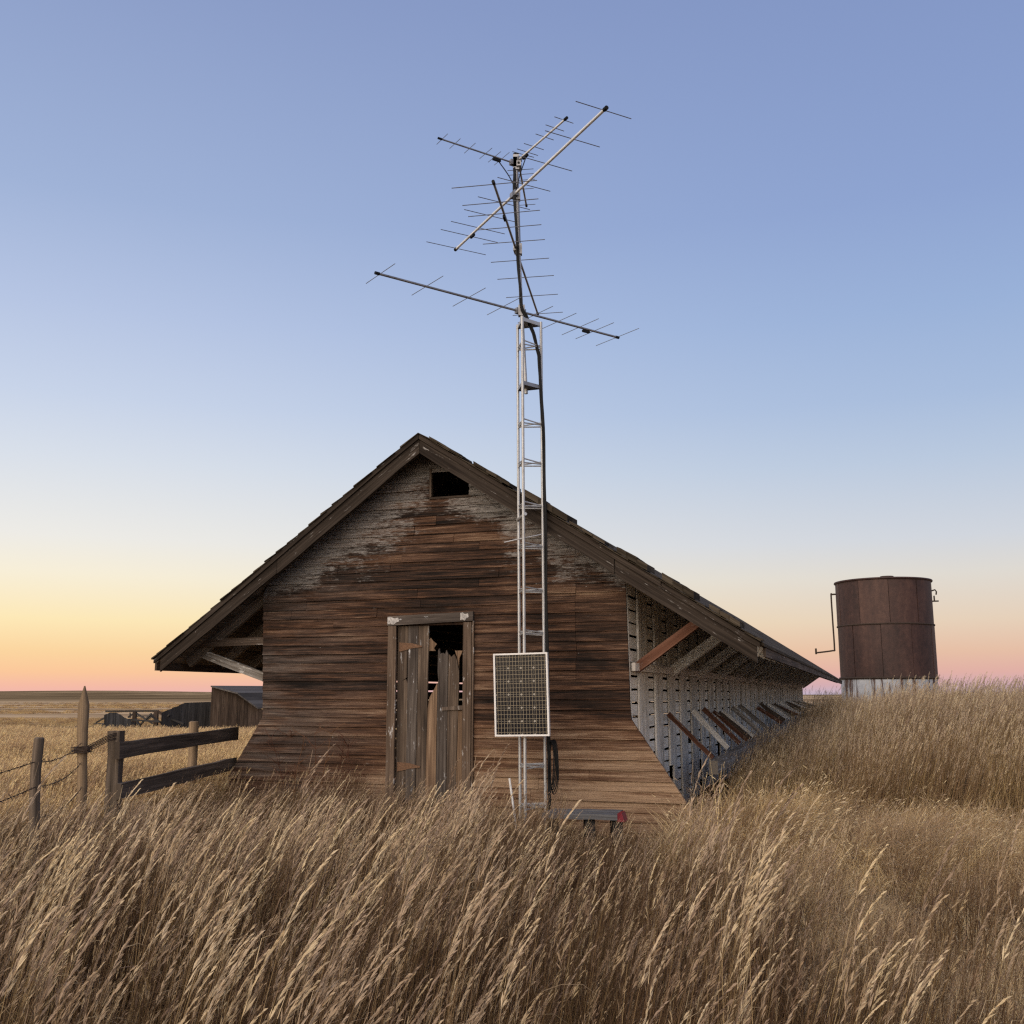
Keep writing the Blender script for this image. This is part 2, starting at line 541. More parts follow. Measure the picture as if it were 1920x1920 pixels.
def ground_mat():
    m, nt, b = new_mat('prairie_ground')
    tc = N(nt, 'ShaderNodeTexCoord')
    P = tc.outputs['Object']
    n1 = noise(nt, mapped(nt, P, (.0016, .0075, 1)), 1.0, 9, .68, .4)
    n2 = noise(nt, mapped(nt, P, (.0011, .0045, 1)), 1.0, 5, .6, .6)
    c = cramp(nt, n1, [(.38, (.10, .068, .042)), (.45, (.38, .26, .145)), (.53, (.64, .46, .27)), (.66, (.50, .35, .20))])
    c2 = cramp(nt, n2, [(.40, (.13, .088, .046)), (.5, (.26, .18, .095)), (.6, (.46, .33, .18))])
    ln = N(nt, 'ShaderNodeVectorMath', operation='LENGTH')
    nt.links.new(P, ln.inputs[0])
    d = ln.outputs['Value']
    c = mixc(nt, mrange(nt, d, 700, 1500), c, c2)
    soil = cramp(nt, noise(nt, P, 3.0, 5, .65), [(.35, (.055, .038, .024)), (.7, (.14, .10, .062))])
    c = mixc(nt, mrange(nt, d, 22, 70), soil, c)
    nt.links.new(c, b.inputs['Base Color'])
    b.inputs['Roughness'].default_value = 1.0
    b.inputs['Specular IOR Level'].default_value = 0
    return m
M['ground'] = ground_mat()

# ------------------------------------------------------------------ ground
def build_ground():
    radii = [0.0]
    r = .6
    while r < 7000:
        radii.append(r); r *= 1.075
    na = 160
    vs, fs = [(0, 0, ground_z(0, 0))], []
    for q in radii[1:]:
        for k in range(na):
            a = 2 * math.pi * k / na
            x, y = q * math.sin(a), q * math.cos(a)
            vs.append((x, y, ground_z(x, y)))
    for k in range(na):
        fs.append((0, 1 + (k + 1) % na, 1 + k))
    for i in range(len(radii) - 2):
        for k in range(na):
            j = (k + 1) % na
            a, b2 = 1 + i * na, 1 + (i + 1) * na
            fs.append((a + k, a + j, b2 + j, b2 + k))
    me = bpy.data.meshes.new('ground')
    me.from_pydata(vs, [], fs)
    me.polygons.foreach_set('use_smooth', [True] * len(fs))
    me.materials.append(M['ground'])
    o = bpy.data.objects.new('ground', me)
    COL.objects.link(o)
    o['kind'] = 'structure'
build_ground()

# ------------------------------------------------------------------ the barn
barn = thing('barn', 'long weathered wooden barn with broad eaves and a broken plank door in its brown gable', 'barn', P0, -YAW)
LEN = 29.0
FRONT = -.35
AP = (-1.09, 4.38)
SL, SR = .73, .654
EL, ER = -4.475, 2.55
def roof_z(u):
    return AP[1] - (AP[0] - u) * SL if u < AP[0] else AP[1] - (u - AP[0]) * SR
def lim_l(z):
    if z < 1.24: return -3.20 - (1.24 - z) * .63
    a = -3.20 - .06 * (z - 1.24) / 1.5
    return max(a, AP[0] - (AP[1] - .045 - z) / SL)
def lim_r(z):
    if z < 1.26: return 1.18 + (1.26 - z) * .67
    a = 1.18 - .03 * (z - 1.26) / 1.5
    return min(a, AP[0] + (AP[1] - .045 - z) / SR)

def siding():
    rows = []
    for a, b, n in ((.02, 1.25, 12), (1.25, 2.27, 10), (2.27, 3.72, 14), (3.72, 4.31, 6)):
        rows += [(a + (b - a) * k / n, a + (b - a) * (k + 1) / n) for k in range(n)]
    for z0, z1 in rows:
        spans = [(None, None)]
        zm = (z0 + z1) / 2
        if zm < 2.27:
            spans = [(None, -1.50), (-.65, None)]
        elif 3.72 < zm < 4.06:
            spans = [(None, -1.09), (-.63, None)]
        for a, b in spans:
            l0 = lim_l(z0) if a is None else a; l1 = lim_l(z1) if a is None else a
            r0 = lim_r(z0) if b is None else b; r1 = lim_r(z1) if b is None else b
            if r0 - l0 < .05:
                continue
            cuts = []
            w = r0 - l0
            if w > 2.2:
                cuts.append(l0 + w * rng.uniform(.3, .7))
            if w > 3.6 and rng.random() < .6:
                cuts.append(l0 + w * rng.uniform(.08, .25))
            if b is None and 1.7 < zm < 3.05:
                cuts = [c for c in cuts if c < 0] + [.60 + rng.choice((0, 0, .01))]
            edges = [None] + sorted(cuts) + [None]
            for k in range(len(edges) - 1):
                e0, e1 = edges[k], edges[k + 1]
                bl, tl = (l0, l1) if e0 is None else (e0 + .002, e0 + .002)
                br, tr = (r0, r1) if e1 is None else (e1 - .002, e1 - .002)
                if br - bl < .04:
                    continue
                plank(bl, br, tl, tr, z0, z1)

def plank(bl, br, tl, tr, z0, z1):
    m = MB()
    n = max(1, min(9, int((br - bl) / .32)))
    sag = rng.uniform(-.004, .004)
    pr = rng.uniform(-.003, .006)
    gap = rng.choice((.001, .002, .003, .004))
    tr = max(tr, tl + .004)
    ring = []
    for k in range(n + 1):
        t = k / n
        ub, ut = bl + (br - bl) * t, tl + (tr - tl) * t
        zb = z0 + sag * math.sin(t * 3.1) + rng.uniform(-.004, .003)
        vb = -.024 - pr + rng.uniform(-.004, .004)
        ring.append(((ub, vb, zb - .007), (ut, -.008 - pr, z1 - gap), (ut, .012, z1 - gap), (ub, .012, zb)))
    for k in range(n):
        for q in range(4):
            j = (q + 1) % 4
            m.face([ring[k][q], ring[k][j], ring[k + 1][j], ring[k + 1][q]])
    m.face(ring[0]); m.face(ring[-1])
    m.build('plank', M['siding'], barn, world=False)
siding()

def lb(name, mat, a, b, w, h, up=(0, 0, 1), seg=1, jit=0, par=None):
    m = MB()
    m.beam(a, b, w, h, up, seg, jit, rng)
    return m.build(name, mat, par or barn, world=False)

# rakes: upper trim strip and the wider barge board below, each in two lengths
def slope_board(name, mat, u0, u1, d0, d1, v0, v1, side_jag=False):
    """board following the roof slope between u0 and u1, from d0 to d1 below the roof line"""
    m = MB()
    n = 7
    poly_t = [(u0 + (u1 - u0) * k / n, 0) for k in range(n + 1)]
    top = [(u, roof_z(u) - d0 + rng.uniform(-.003, .003)) for u, _ in poly_t]
    bot = [(u, roof_z(u) - d1 + rng.uniform(-.008, .008)) for u, _ in poly_t]
    if side_jag:
        bot[-1] = (bot[-1][0] - .10, bot[-1][1] + .03)
        bot[-2] = (bot[-2][0], bot[-2][1] + .012)
    for k in range(n):
        q = [top[k], top[k + 1], bot[k + 1], bot[k]]
        s0, s1 = math.dist(top[0], top[k]), math.dist(top[0], top[k + 1])
        uv = [(s0, 0), (s1, 0), (s1, d1 - d0), (s0, d1 - d0)]
        m.face([(a, v0, z) for a, z in q], uv)
        m.face([(a, v1, z) for a, z in q][::-1], uv[::-1])
        m.face([(top[k][0], v0, top[k][1]), (top[k][0], v1, top[k][1]), (top[k + 1][0], v1, top[k + 1][1]), (top[k + 1][0], v0, top[k + 1][1])], [(s0, 0), (s0, .03), (s1, .03), (s1, 0)])
        m.face([(bot[k][0], v0, bot[k][1]), (bot[k][0], v1, bot[k][1]), (bot[k + 1][0], v1, bot[k + 1][1]), (bot[k + 1][0], v0, bot[k + 1][1])], [(s0, 0), (s0, .03), (s1, .03), (s1, 0)])
    for k in (0, n):
        m.face([(top[k][0], v0, top[k][1]), (top[k][0], v1, top[k][1]), (bot[k][0], v1, bot[k][1]), (bot[k][0], v0, bot[k][1])])
    return m.build(name, mat, barn, world=False)
slope_board('rake_board', M['barge'], AP[0] - .002, -2.86, .035, .215, FRONT - .03, FRONT)
slope_board('rake_board', M['barge'], -2.865, EL + .08, .035, .205, FRONT - .03, FRONT)
slope_board('rake_board', M['barge'], AP[0] + .002, 1.12, .045, .215, FRONT - .03, FRONT)
slope_board('rake_board', M['barge'], 1.13, 2.52, .055, .225, FRONT - .027, FRONT)
slope_board('rake_trim', M['barge'], AP[0] - .002, EL, -.008, .05, FRONT - .055, FRONT - .031)
slope_board('rake_trim', M['barge'], AP[0] + .002, 1.6, .0, .06, FRONT - .05, FRONT - .031)
slope_board('rake_trim', M['barge'], 1.61, ER, .0, .06, FRONT - .048, FRONT - .031)

# roof boards seen from underneath, rafters, ridge
def roof_boards():
    for s_, ue in ((-1, EL), (1, ER)):
        n = 25
        for k in range(n):
            ua = AP[0] + (ue - AP[0]) * (k + .04 + rng.uniform(0, .03)) / n
            ub = AP[0] + (ue - AP[0]) * (k + .93) / n
            m = MB()
            def f(u, v, d):
                return (u, v, roof_z(u) - d)
            v1 = LEN + .3 + rng.uniform(-.02, .02)
            m.hexa([f(ua, FRONT, .045), f(ub, FRONT, .045), f(ub, FRONT, .02), f(ua, FRONT, .02),
                    f(ua, v1, .045), f(ub, v1, .045), f(ub, v1, .02), f(ua, v1, .02)])
            m.build('roof_board', M['eave_wood'], barn, world=False)
roof_boards()
def rafters():
    v = .10
    first = {}
    while v < LEN + .1:
        for s_, ue in ((-1, EL + .12), (1, ER - .1)):
            if s_ in first:
                o = first[s_].copy()
                COL.objects.link(o)
                o.location = (0, v - .10, 0)
            else:
                m = MB()
                a = (AP[0] + .02 * s_, v, roof_z(AP[0] + .02 * s_) - .115)
                b = (ue, v, roof_z(ue) - .115)
                m.beam(a, b, .05, .13, (0, 0, 1))
                first[s_] = m.build('rafter', M['slat_white'] if s_ > 0 else M['eave_wood'], barn, world=False)
        v += .683
rafters()
m = MB()
def rc(u, v, d): return (u, v, roof_z(u) + d)
for ue in (EL, ER):
    ue2 = ue - .03 if ue < 0 else ue + .03
    m.hexa([rc(AP[0], FRONT + .06, -.018), rc(ue2, FRONT + .06, -.018), rc(ue2, FRONT + .06, .012), rc(AP[0], FRONT + .06, .012),
            rc(AP[0], LEN + .35, -.018), rc(ue2, LEN + .35, -.018), rc(ue2, LEN + .35, .012), rc(AP[0], LEN + .35, .012)])
m.build('roof_covering', M['shingle'], barn, world=False)
def shingles():
    for s_, ue in ((-1, EL), (1, ER)):
        n = 24
        ue2 = ue + .015 * s_
        for k in range(n):
            t0, t1 = k / n, (k + 1.55) / n
            if t1 > 1.0: t1 = 1.0
            for col_ in range(2):
                if rng.random() < (.10 if s_ > 0 else .03):
                    continue
                v0 = FRONT - .075 + (col_ * .19) + rng.uniform(-.012, .02) + (.005 if col_ else 0)
                v1 = v0 + .165 + rng.uniform(0, .02)
                if s_ > 0:
                    lift = .012 + rng.choice((0, 0, .006, .014)) 
                else:
                    lift = .008 + rng.uniform(0, .004) + (.016 if k in (6, 7, 11, 12) else 0)
                ua, ub = AP[0] + (ue2 - AP[0]) * t0, AP[0] + (ue2 - AP[0]) * t1
                th = rng.uniform(.013, .022)
                m = MB()
                m.hexa([(ua, v0, roof_z(ua) + .004), (ua, v1, roof_z(ua) + .004), (ua, v1, roof_z(ua) + .008), (ua, v0, roof_z(ua) + .008),
                        (ub, v0, roof_z(ub) + lift), (ub, v1, roof_z(ub) + lift), (ub, v1, roof_z(ub) + lift + th), (ub, v0, roof_z(ub) + lift + th)])
                m.build('shingle', M['shingle'], barn, world=False)
shingles()
for px0, px1, th in ((-.42, -.02, .04), (.17, .62, .075), (.66, 1.02, .03), (1.16, 1.46, .065), (1.62, 1.92, .075), (2.08, 2.36, .055), (-.95, -.60, .02)):
    for c in range(2):
        v0 = FRONT - .09 + c * .2
        n = 3
        for k in range(n):
            ua, ub = px0 + (px1 - px0) * (k + .03) / n, px0 + (px1 - px0) * (k + 1.15) / n
            m = MB(); l0, l1 = .028, .028 + rng.uniform(0, .008)
            m.hexa([(ua, v0, roof_z(ua) + l0), (ua, v0 + .19, roof_z(ua) + l0), (ua, v0 + .19, roof_z(ua) + l0 + th), (ua, v0, roof_z(ua) + l0 + th * rng.uniform(.8, 1.1)),
                    (ub, v0, roof_z(ub) + l1), (ub, v0 + .19, roof_z(ub) + l1), (ub, v0 + .19, roof_z(ub) + l1 + th), (ub, v0, roof_z(ub) + l1 + th * rng.uniform(.85, 1.1))])
            m.build('shingle', M['shingle'], barn, world=False)
# eave boards
lb('fascia_board', M['dark_wood'], (EL - .005, FRONT, roof_z(EL) - .075), (EL - .005, LEN + .3, roof_z(EL) - .075), .028, .11)
lb('fascia_board', M['rake'], (ER + .005, FRONT + .35, roof_z(ER) - .07), (ER + .005, LEN + .3, roof_z(ER) - .07), .028, .12)
lb('lookout', M['rake'], (-3.24, .06, 2.13), (-4.22, .06, 2.11), .04, .09)
# struts holding the eaves
def struts():
    first = None
    k = 0
    v = .27
    while v < LEN:
        m_ = M['red_wood'] if k == 0 else M['slat_white']
        a, b = (1.185, v, 1.77), (1.93, v - .12, roof_z(1.93) - .13)
        m = MB(); m.beam(a, b, .06 if k == 0 else .08, .10 if k == 0 else .12, (0, 0, 1), 3, .002, rng)
        o = m.build('strut', m_, barn, world=False)
        if k == 0:
            o['label'] = 'red-brown strut with flaked white paint at its top'
        m = MB(); m.beam((-3.27, v - .15, 1.70), (-4.16, v - .15, roof_z(-4.16) - .15), .055, .10, (0, 0, 1), 3, .002, rng)
        m.build('strut', M['dirty_white'] if k == 0 else M['rake'], barn, world=False)
        v += 2.05; k += 1
struts()
# the long right wall: horizontal slats with gaps, upright boards over them
UW = 1.165
def right_wall():
    top = roof_z(UW) - .05
    pitch = .85
    nb = int((LEN) / pitch)
    sz = [(.02 + .14 * i) for i in range(19)]
    shared = {}
    for k in range(nb + 1):
        v0 = .43 + pitch * k
        if v0 + .45 > LEN: break
        wsum = .46 + rng.uniform(-.05, .05)
        a = v0 + rng.uniform(-.02, .02)
        for j in range(2):
            zb = .02
            if 1 <= k <= 14 and rng.random() < .2: zb = rng.uniform(.35, .9)
            w = wsum / 2 - .006
            m = MB(); m.beam((UW + .014 + rng.uniform(-.002, .003), a + w / 2, zb), (UW + .014, a + w / 2 + rng.uniform(-.006, .006), top - rng.uniform(0, .02)), .024, w, (0, 1, 0))
            m.build('wall_board', M['board_white'], barn, world=False)
            a += w + .010
    for k in range(10):
        v0 = .07 if k == 0 else .43 + pitch * (k - 1) + .40
        v1 = .50 if k == 0 else .43 + pitch * k + .06
        for i, z in enumerate(sz):
            if z + .12 > top - .08: continue
            if z < .95 and k >= 2 and rng.random() < .15: continue
            m = MB(); zz = z + rng.uniform(-.004, .004)
            m.beam((UW - .014, v0, zz + .061), (UW - .014, v1, zz + .061 + rng.uniform(-.004, .004)), .020, .116)
            m.build('slat', M['slat_white'], barn, world=False)
    m = MB()
    for z in sz:
        if z + .12 > top - .08: continue
        m.beam((UW - .014, .43 + pitch * 9 + .40, z + .061), (UW - .014, LEN, z + .061), .02, .136)
    o = m.build('slatting', M['slat_white'], barn, world=False); o['kind'] = 'stuff'
    for z in sz:
        if z + .12 > 2.7: continue
        lb('slat', M['rake'], (-3.21, .05, z + .061), (-3.21, LEN, z + .061), .02, .116)
    for k in range(15):
        lb('wall_stud', M['rake'], (-3.17, .4 + 2.0 * k, .0), (-3.19, .4 + 2.0 * k, 2.72), .05, .10, (0, 1, 0))
    v = .02
    while v < LEN - .1:
        e = min(v + rng.uniform(2.4, 4.0), LEN)
        lb('ledge_board', M['white_wood'], (UW + .048, v, 1.785), (UW + .048, e - .004, 1.785 + rng.uniform(-.006, .006)), .04, .085)
        v = e
    lb('corner_board', M['white_wood'], (1.168, .035, 1.24), (1.140, .035, 2.70), .034, .04, (0, 1, 0))
    # skirt braces and the rail they stand on
    v = 1.95
    first = True
    while v < LEN - 1:
        r_ = .70 + .014 * v
        m_ = M['red_wood'] if first else rng.choice((M['red_wood'], M['rake'], M['dirty_white'], M['dirty_white'], M['white_wood']))
        if first or rng.random() < .85:
            lb('skirt_brace', m_, (UW + .05, v - .05 + rng.uniform(-.1, .1) * (not first), 1.27 + rng.uniform(-.06, .04) * (not first)), (1.73 - rng.uniform(0, .08) * (not first), v - .02 + rng.uniform(-.14, .14) * (not first), r_ + .03),
               rng.uniform(.028, .05), rng.uniform(.045, .08), (0, 0, 1), 3, .004)
        v += 1.75 if v < 3 else rng.uniform(.5, 1.2)
        first = False
    v = 1.45
    while v < 20:
        e = min(v + rng.uniform(4, 5.5), 20.5)
        lb('bottom_rail', M['dirty_white'], (1.80, v, .66 + .014 * v), (1.80, e, .66 + .014 * e), .10, .15)
        v = e + .01
    m = MB(); m.beam((-3.2, LEN, 1.2), (1.15, LEN, 1.2), .03, 2.4)
    m.prism([(-3.2, 2.4), (1.15, 2.4), (1.15, 2.70), (-1.09, 4.2), (-3.2, 2.70)], lambda a, b: (a, LEN - .015, b), lambda a, b: (a, LEN + .015, b))
    m.build('back_wall', M['dark_wood'], barn, world=False)
right_wall()

# door frame and door
def quad_board(name, mat, poly, v0, v1, par, uvrot=True, bev=None):
    m = MB()
    m.prism(poly, lambda a, b: (a, v0, b), lambda a, b: (a, v1, b), uvrot)
    return m.build(name, mat, par, world=False)
fr = quad_board('door_frame', M['frame_wood'], [(-1.575, .1), (-1.475, .1), (-1.485, 2.262), (-1.585, 2.262)], -.062, -.026, barn)
quad_board('jamb', M['frame_wood'], [(-.672, .1), (-.575, .1), (-.573, 2.285), (-.672, 2.285)], -.060, -.026, fr)
quad_board('jamb', M['frame_wood'], [(-.573, .1), (-.55, .1), (-.55, 2.30), (-.571, 2.30)], -.05, -.026, fr)
hd = quad_board('lintel', M['grey_wood'], [(-1.588, 2.266), (-.553, 2.298), (-.553, 2.40), (-1.588, 2.37)], -.070, -.026, fr, False)
for a, b in ((-1.587, -1.44), (-.70, -.60)):
    m = MB()
    z = 2.268 + (a + 1.588) * .031
    pts = [(a + (b - a) * t, z + d) for t, d in ((0, .012), (.25, .02), (.5, .006), (.72, .03), (1, .045), (.9, .085), (.55, .078), (.25, .096), (0, .09))]
    m.prism(pts, lambda p, q: (p, -.0735, q), lambda p, q: (p, -.0705, q))
    m.build('paint_patch', M['old_paint'], fr, world=False)
door = bpy.data.objects.new('door', None)
COL.objects.link(door); door.parent = barn
door['label'] = 'broken plank door with jagged board tops and two rusty strap hinges'
def dp(mat, poly, v=-.012, th=.024, name='plank'):
    return quad_board(name, mat, poly, v, v + th, door)
ux = lambda x: -1.485 + (x - 748) / 124 * .815          # door columns measured across the opening
zy = lambda y: 2.27 - (y - 1172) / 318 * 1.855
def dpoly(pts): return [(ux(x), zy(y)) for x, y in pts]
dp(M['door_wood'], dpoly([(749, 1500), (767.5, 1500), (768, 1345), (769, 1286), (765, 1275), (757, 1279), (766, 1272), (768, 1174), (749, 1174)]))
dp(M['grey_wood'], dpoly([(768, 1500), (785.5, 1500), (786.5, 1174), (768.5, 1174)]), -.016)
dp(M['door_wood'], dpoly([(786.3, 1500), (803, 1500), (805, 1300), (806, 1174), (787, 1174)]), -.010)
dp(M['tan_wood'], dpoly([(803.6, 1500), (822, 1500), (823, 1283), (816, 1297), (809, 1310), (806, 1330), (805, 1380)]), -.013)
dp(M['grey_wood'], dpoly([(822.6, 1500), (840.5, 1500), (842, 1228), (839, 1221), (837, 1229), (833, 1226), (828, 1228), (826, 1217), (824, 1222), (823.5, 1262), (825, 1276), (823.6, 1290)]), -.015)
dp(M['door_wood'], dpoly([(841, 1500), (857, 1500), (861, 1322), (862, 1262), (858, 1240), (853, 1229), (848, 1234), (843, 1229)]), -.011)
dp(M['tan_wood'], dpoly([(857.6, 1500), (871, 1500), (871, 1334), (861.5, 1334)]), -.008)
dp(M['tan_wood'], dpoly([(806.5, 1222), (818, 1222), (815, 1217), (820, 1209), (813, 1203), (809, 1197), (806.5, 1200)]), .004, .014, 'splinter')
dp(M['tan_wood'], dpoly([(853, 1222), (867, 1222), (861, 1236), (860, 1262), (858, 1262), (857, 1236)]), .014, .014, 'splinter')
dp(M['rake'], dpoly([(833, 1328), (871, 1324), (871, 1332), (833, 1334)]), -.028, .012, 'latch_bar')
for y in (1213, 1438):
    m = MB()
    m.prism(dpoly([(752, y - 8), (775, y - 6), (794, y - 1), (794, y + 1.5), (775, y + 4), (752, y + 10)]), lambda a, b: (a, -.022, b), lambda a, b: (a, -.017, b), False)
    m.build('hinge', M['hinge'], door, world=False)
# gable window: four casing strips round a dark opening
wf = quad_board('window_frame', M['dark_wood'], [(-1.115, 3.70), (-.60, 3.70), (-.60, 3.722), (-1.115, 3.722)], -.030, .02, barn, False)
quad_board('jamb', M['dark_wood'], [(-1.115, 3.724), (-1.09, 3.724), (-1.09, 4.06), (-1.115, 4.06)], -.030, .02, wf)

# ------------------------------------------------------------------ antenna tower
def lean(z):
    return -.02 * (z - .7) / 4.6
tower = thing('antenna_tower', 'slim three-legged galvanised lattice tower in front of the gable carrying a tall mast', 'tower', W(.25, -.53, .1))
V0 = -.45
legs = {'a': lambda z: W(.12 + lean(z), V0, z), 'c': lambda z: W(.388 + lean(z), V0, z), 'b': lambda z: W(.252 + lean(z), V0 - .236, z)}
for k in 'acb':
    m = MB()
    m.tube([legs[k](z) for z in (.05, 1.5, 3.0, 4.3, 5.0)] + [legs[k](5.5)], .0155, 8)
    m.build('leg', M['galv'], tower, True)
RUNGS = [.38, .77, 1.2, 1.63, 2.10, 2.54, 3.0, 3.43, 3.89, 4.32, 5.19]
for z in RUNGS:
    for p, q in (('b', 'c'), ('a', 'b'), ('c', 'a')):
        m = MB()
        for dz in (0, .045):
            a, b = legs[p](z + dz), legs[q](z + (.02 if dz == 0 else .028))
            m.tube([a.lerp(b, .06), a.lerp(b, .94)], .0075, 6)
        m.build('rung', M['galv'], tower, True)
for z in (4.76, 5.47):
    m = MB()
    pts = [legs[k](z) for k in 'acb']
    c = sum(pts, Vector()) / 3
    pts = [c + (p - c) * 1.05 for p in pts]
    m.face([p + Vector((0, 0, .008)) for p in pts]); m.face([p - Vector((0, 0, .008)) for p in pts][::-1])
    for k in range(3):
        j = (k + 1) % 3
        e = Vector((0, 0, .02))
        m.face([pts[k] + e, pts[j] + e, pts[j] - e, pts[k] - e])
    m.build('top_plate', M['alu_dark'] if z < 5 else M['galv'], tower)
mast_pts = [W(.222, -.53, 4.68), W(.17, -.53, 5.64), W(.14, -.53, 6.36), W(.122, -.53, 7.0), W(.108, -.53, 7.46)]
m = MB(); m.tube(mast_pts[:3], .020, 10); m.build('mast_pipe', M['galv'], tower, True)
m = MB(); m.tube(mast_pts[2:], .024, 10); m.build('mast_pipe', M['alu_dark'], tower, True)
m = MB(); m.tube([mast_pts[4] - Vector((0, 0, .16)), mast_pts[4] + Vector((0, 0, .03))], .034, 10); m.build('mast_cap', M['rubber'], tower, True)
m = MB(); m.tube([W(.04, V0 - .26, 3.05), W(.20, V0 - .25, 3.08), W(.40, V0 - .10, 3.14)], .0065, 8); m.build('bracket_rod', M['galv'], tower, True)
m = MB(); m.tube([legs['a'](3.32) + Vector((-.01, -.02, 0)), legs['b'](3.34) + Vector((.02, -.02, 0))], .018, 8); m.build('clamp', M['galv'], tower, True)

# ------------------------------------------------------------------ antennas, each boom level at the height of its clamp
def zoomed(x, y):
    return (640 + x / 3.2, 160 + y / 3.2)
def antenna(label, boom, z, elems, mast_at, r_boom, mat, r_el=.0042, box=()):
    p, q = at_z(*zoomed(*boom[0:2]), z), at_z(*zoomed(*boom[2:4]), z)
    d = (q - p).normalized()
    n = Vector((-d.y, d.x, 0))
    t = thing('yagi_antenna', label, 'antenna', mast_at, 0, 'television antennas clamped to the mast')
    m = MB(); m.tube([p, q], r_boom, 10); m.build('boom', mat, t, True)
    for e in (p, q):
        m = MB(); m.tube([e - d * .025, e + d * .025], r_boom * 1.35, 8); m.build('end_cap', M['rubber'], t, True)
    for e in elems:
        a, b = at_z(*zoomed(*e[0:2]), z + .018), at_z(*zoomed(*e[2:4]), z + .018)
        c = (a + b) / 2
        # sit the element across the boom, at the boom's own line
        s_ = (c - p).dot(d)
        c = p + d * s_ + Vector((0, 0, .016)) + n * (c - p).dot(n) * .6
        h = (b - a).length / 2
        dirn = (b - a).normalized()
        dirn = (n if dirn.dot(n) > 0 else -n) * .75 + dirn * .25
        dirn.z = 0; dirn.normalize()
        m = MB(); m.tube([c - dirn * h, c + dirn * h], r_el, 5); m.build('element', M['rod'], t, True)
    for f in box:
        c = p.lerp(q, f)
        m = MB(); m.beam(c - d * .05 - Vector((0, 0, .03)), c + d * .05 - Vector((0, 0, .03)), .026, .026); m.build('feed_box', M['rubber'], t)
    mm = Vector(mast_at)
    s_ = max(0.0, min((q - p).length, (mm - p).dot(d)))
    c = p + d * s_
    m = MB()
    m.beam(c - d * .06, c + d * .06, .05, .06)
    mz = Vector((mm.x, mm.y, z))
    m.beam(mz - Vector((0, 0, .06)), mz + Vector((0, 0, .06)), .07, .07, (0, 1, 0))
    if (mz - c).length > .02:
        m.beam(c, mz, .03, .03)
    m.build('clamp', M['alu_dark'], t)
    return t
def mast_xyz(z):
    zs = [v.z for v in mast_pts]
    for k in range(4):
        if zs[k] <= z <= zs[k + 1]:
            f = (z - zs[k]) / (zs[k + 1] - zs[k])
            return mast_pts[k].lerp(mast_pts[k + 1], f)
    return mast_pts[-1]
def zat(px, py):                                        # height seen on the mast's plane
    dd = ray(px, py)
    t = (mast_pts[1] - CAM).dot(L) / dd.dot(L)
    return (CAM + dd * t).z
z1 = zat(978, 583)
antenna('lowest antenna, its long boom slanting down to the right just above the lattice', (215, 1128, 1655, 1512), z1,
        [(145, 1192, 315, 1072), (420, 1260, 607, 1145), (665, 1327, 860, 1217), (872, 1377, 1080, 1270), (1050, 1425, 1270, 1328),
         (1190, 1462, 1410, 1370), (1315, 1497, 1543, 1402), (1395, 1520, 1635, 1427), (1515, 1562, 1785, 1462)], mast_xyz(z1), .0125, M['alu_dark'], .0036, (.85,))
z2 = zat(971, 366)
antenna('bright antenna with the longest silvery boom, rising steeply to the right', (1585, 140, 688, 983), z2,
        [(1418, 90, 1737, 207), (1235, 265, 1545, 377), (1095, 420, 1380, 522), (945, 547, 1250, 640), (825, 665, 1130, 748),
         (742, 740, 1040, 823), (665, 812, 978, 895), (605, 860, 935, 947), (518, 935, 865, 1020)], mast_xyz(z2), .0155, M['alu'], .0046, (.86,))
z3 = zat(973, 468)
antenna('dark antenna on the middle of the mast, pointing almost straight at us', (913, 583, 1178, 1370), z3,
        [(668, 630, 1165, 555), (732, 732, 1175, 668), (768, 800, 1183, 735), (820, 877, 1195, 825), (852, 958, 1218, 918),
         (900, 1067, 1243, 1030), (938, 1168, 1272, 1135), (990, 1277, 1297, 1248), (1030, 1385, 1325, 1355)], mast_xyz(z3), .0125, M['alu_dark'], .0046, (.2,))
z4 = zat(967, 306)
antenna('short antenna at the mast top with fine rods, pointing left', (592, 320, 1040, 468), z4,
        [(572, 357, 632, 292), (648, 383, 707, 322), (738, 410, 798, 347), (828, 442, 900, 377), (878, 465, 950, 400), (918, 482, 1000, 403)], mast_xyz(z4), .009, M['alu_dark'], .0032, (.75,))
antenna('short silvery antenna at the mast top, pointing up to the right beside the longest boom', (1347, 200, 1040, 468), z4 + .03,
        [(1285, 187, 1393, 230), (1232, 235, 1337, 277), (1172, 290, 1275, 330), (1102, 348, 1217, 388), (1060, 380, 1182, 423), (1022, 403, 1160, 425)], mast_xyz(z4), .012, M['alu'], .0042, (.78,))
antenna('short dark antenna at the mast top, pointing away behind the mast', (1065, 470, 1110, 720), z4 - .03,
        [(1000, 515, 1153, 496), (1005, 543, 1153, 524), (1030, 578, 1165, 556), (1050, 630, 1155, 612), (1065, 722, 1165, 710)], mast_xyz(z4), .011, M['alu_dark'], .004)

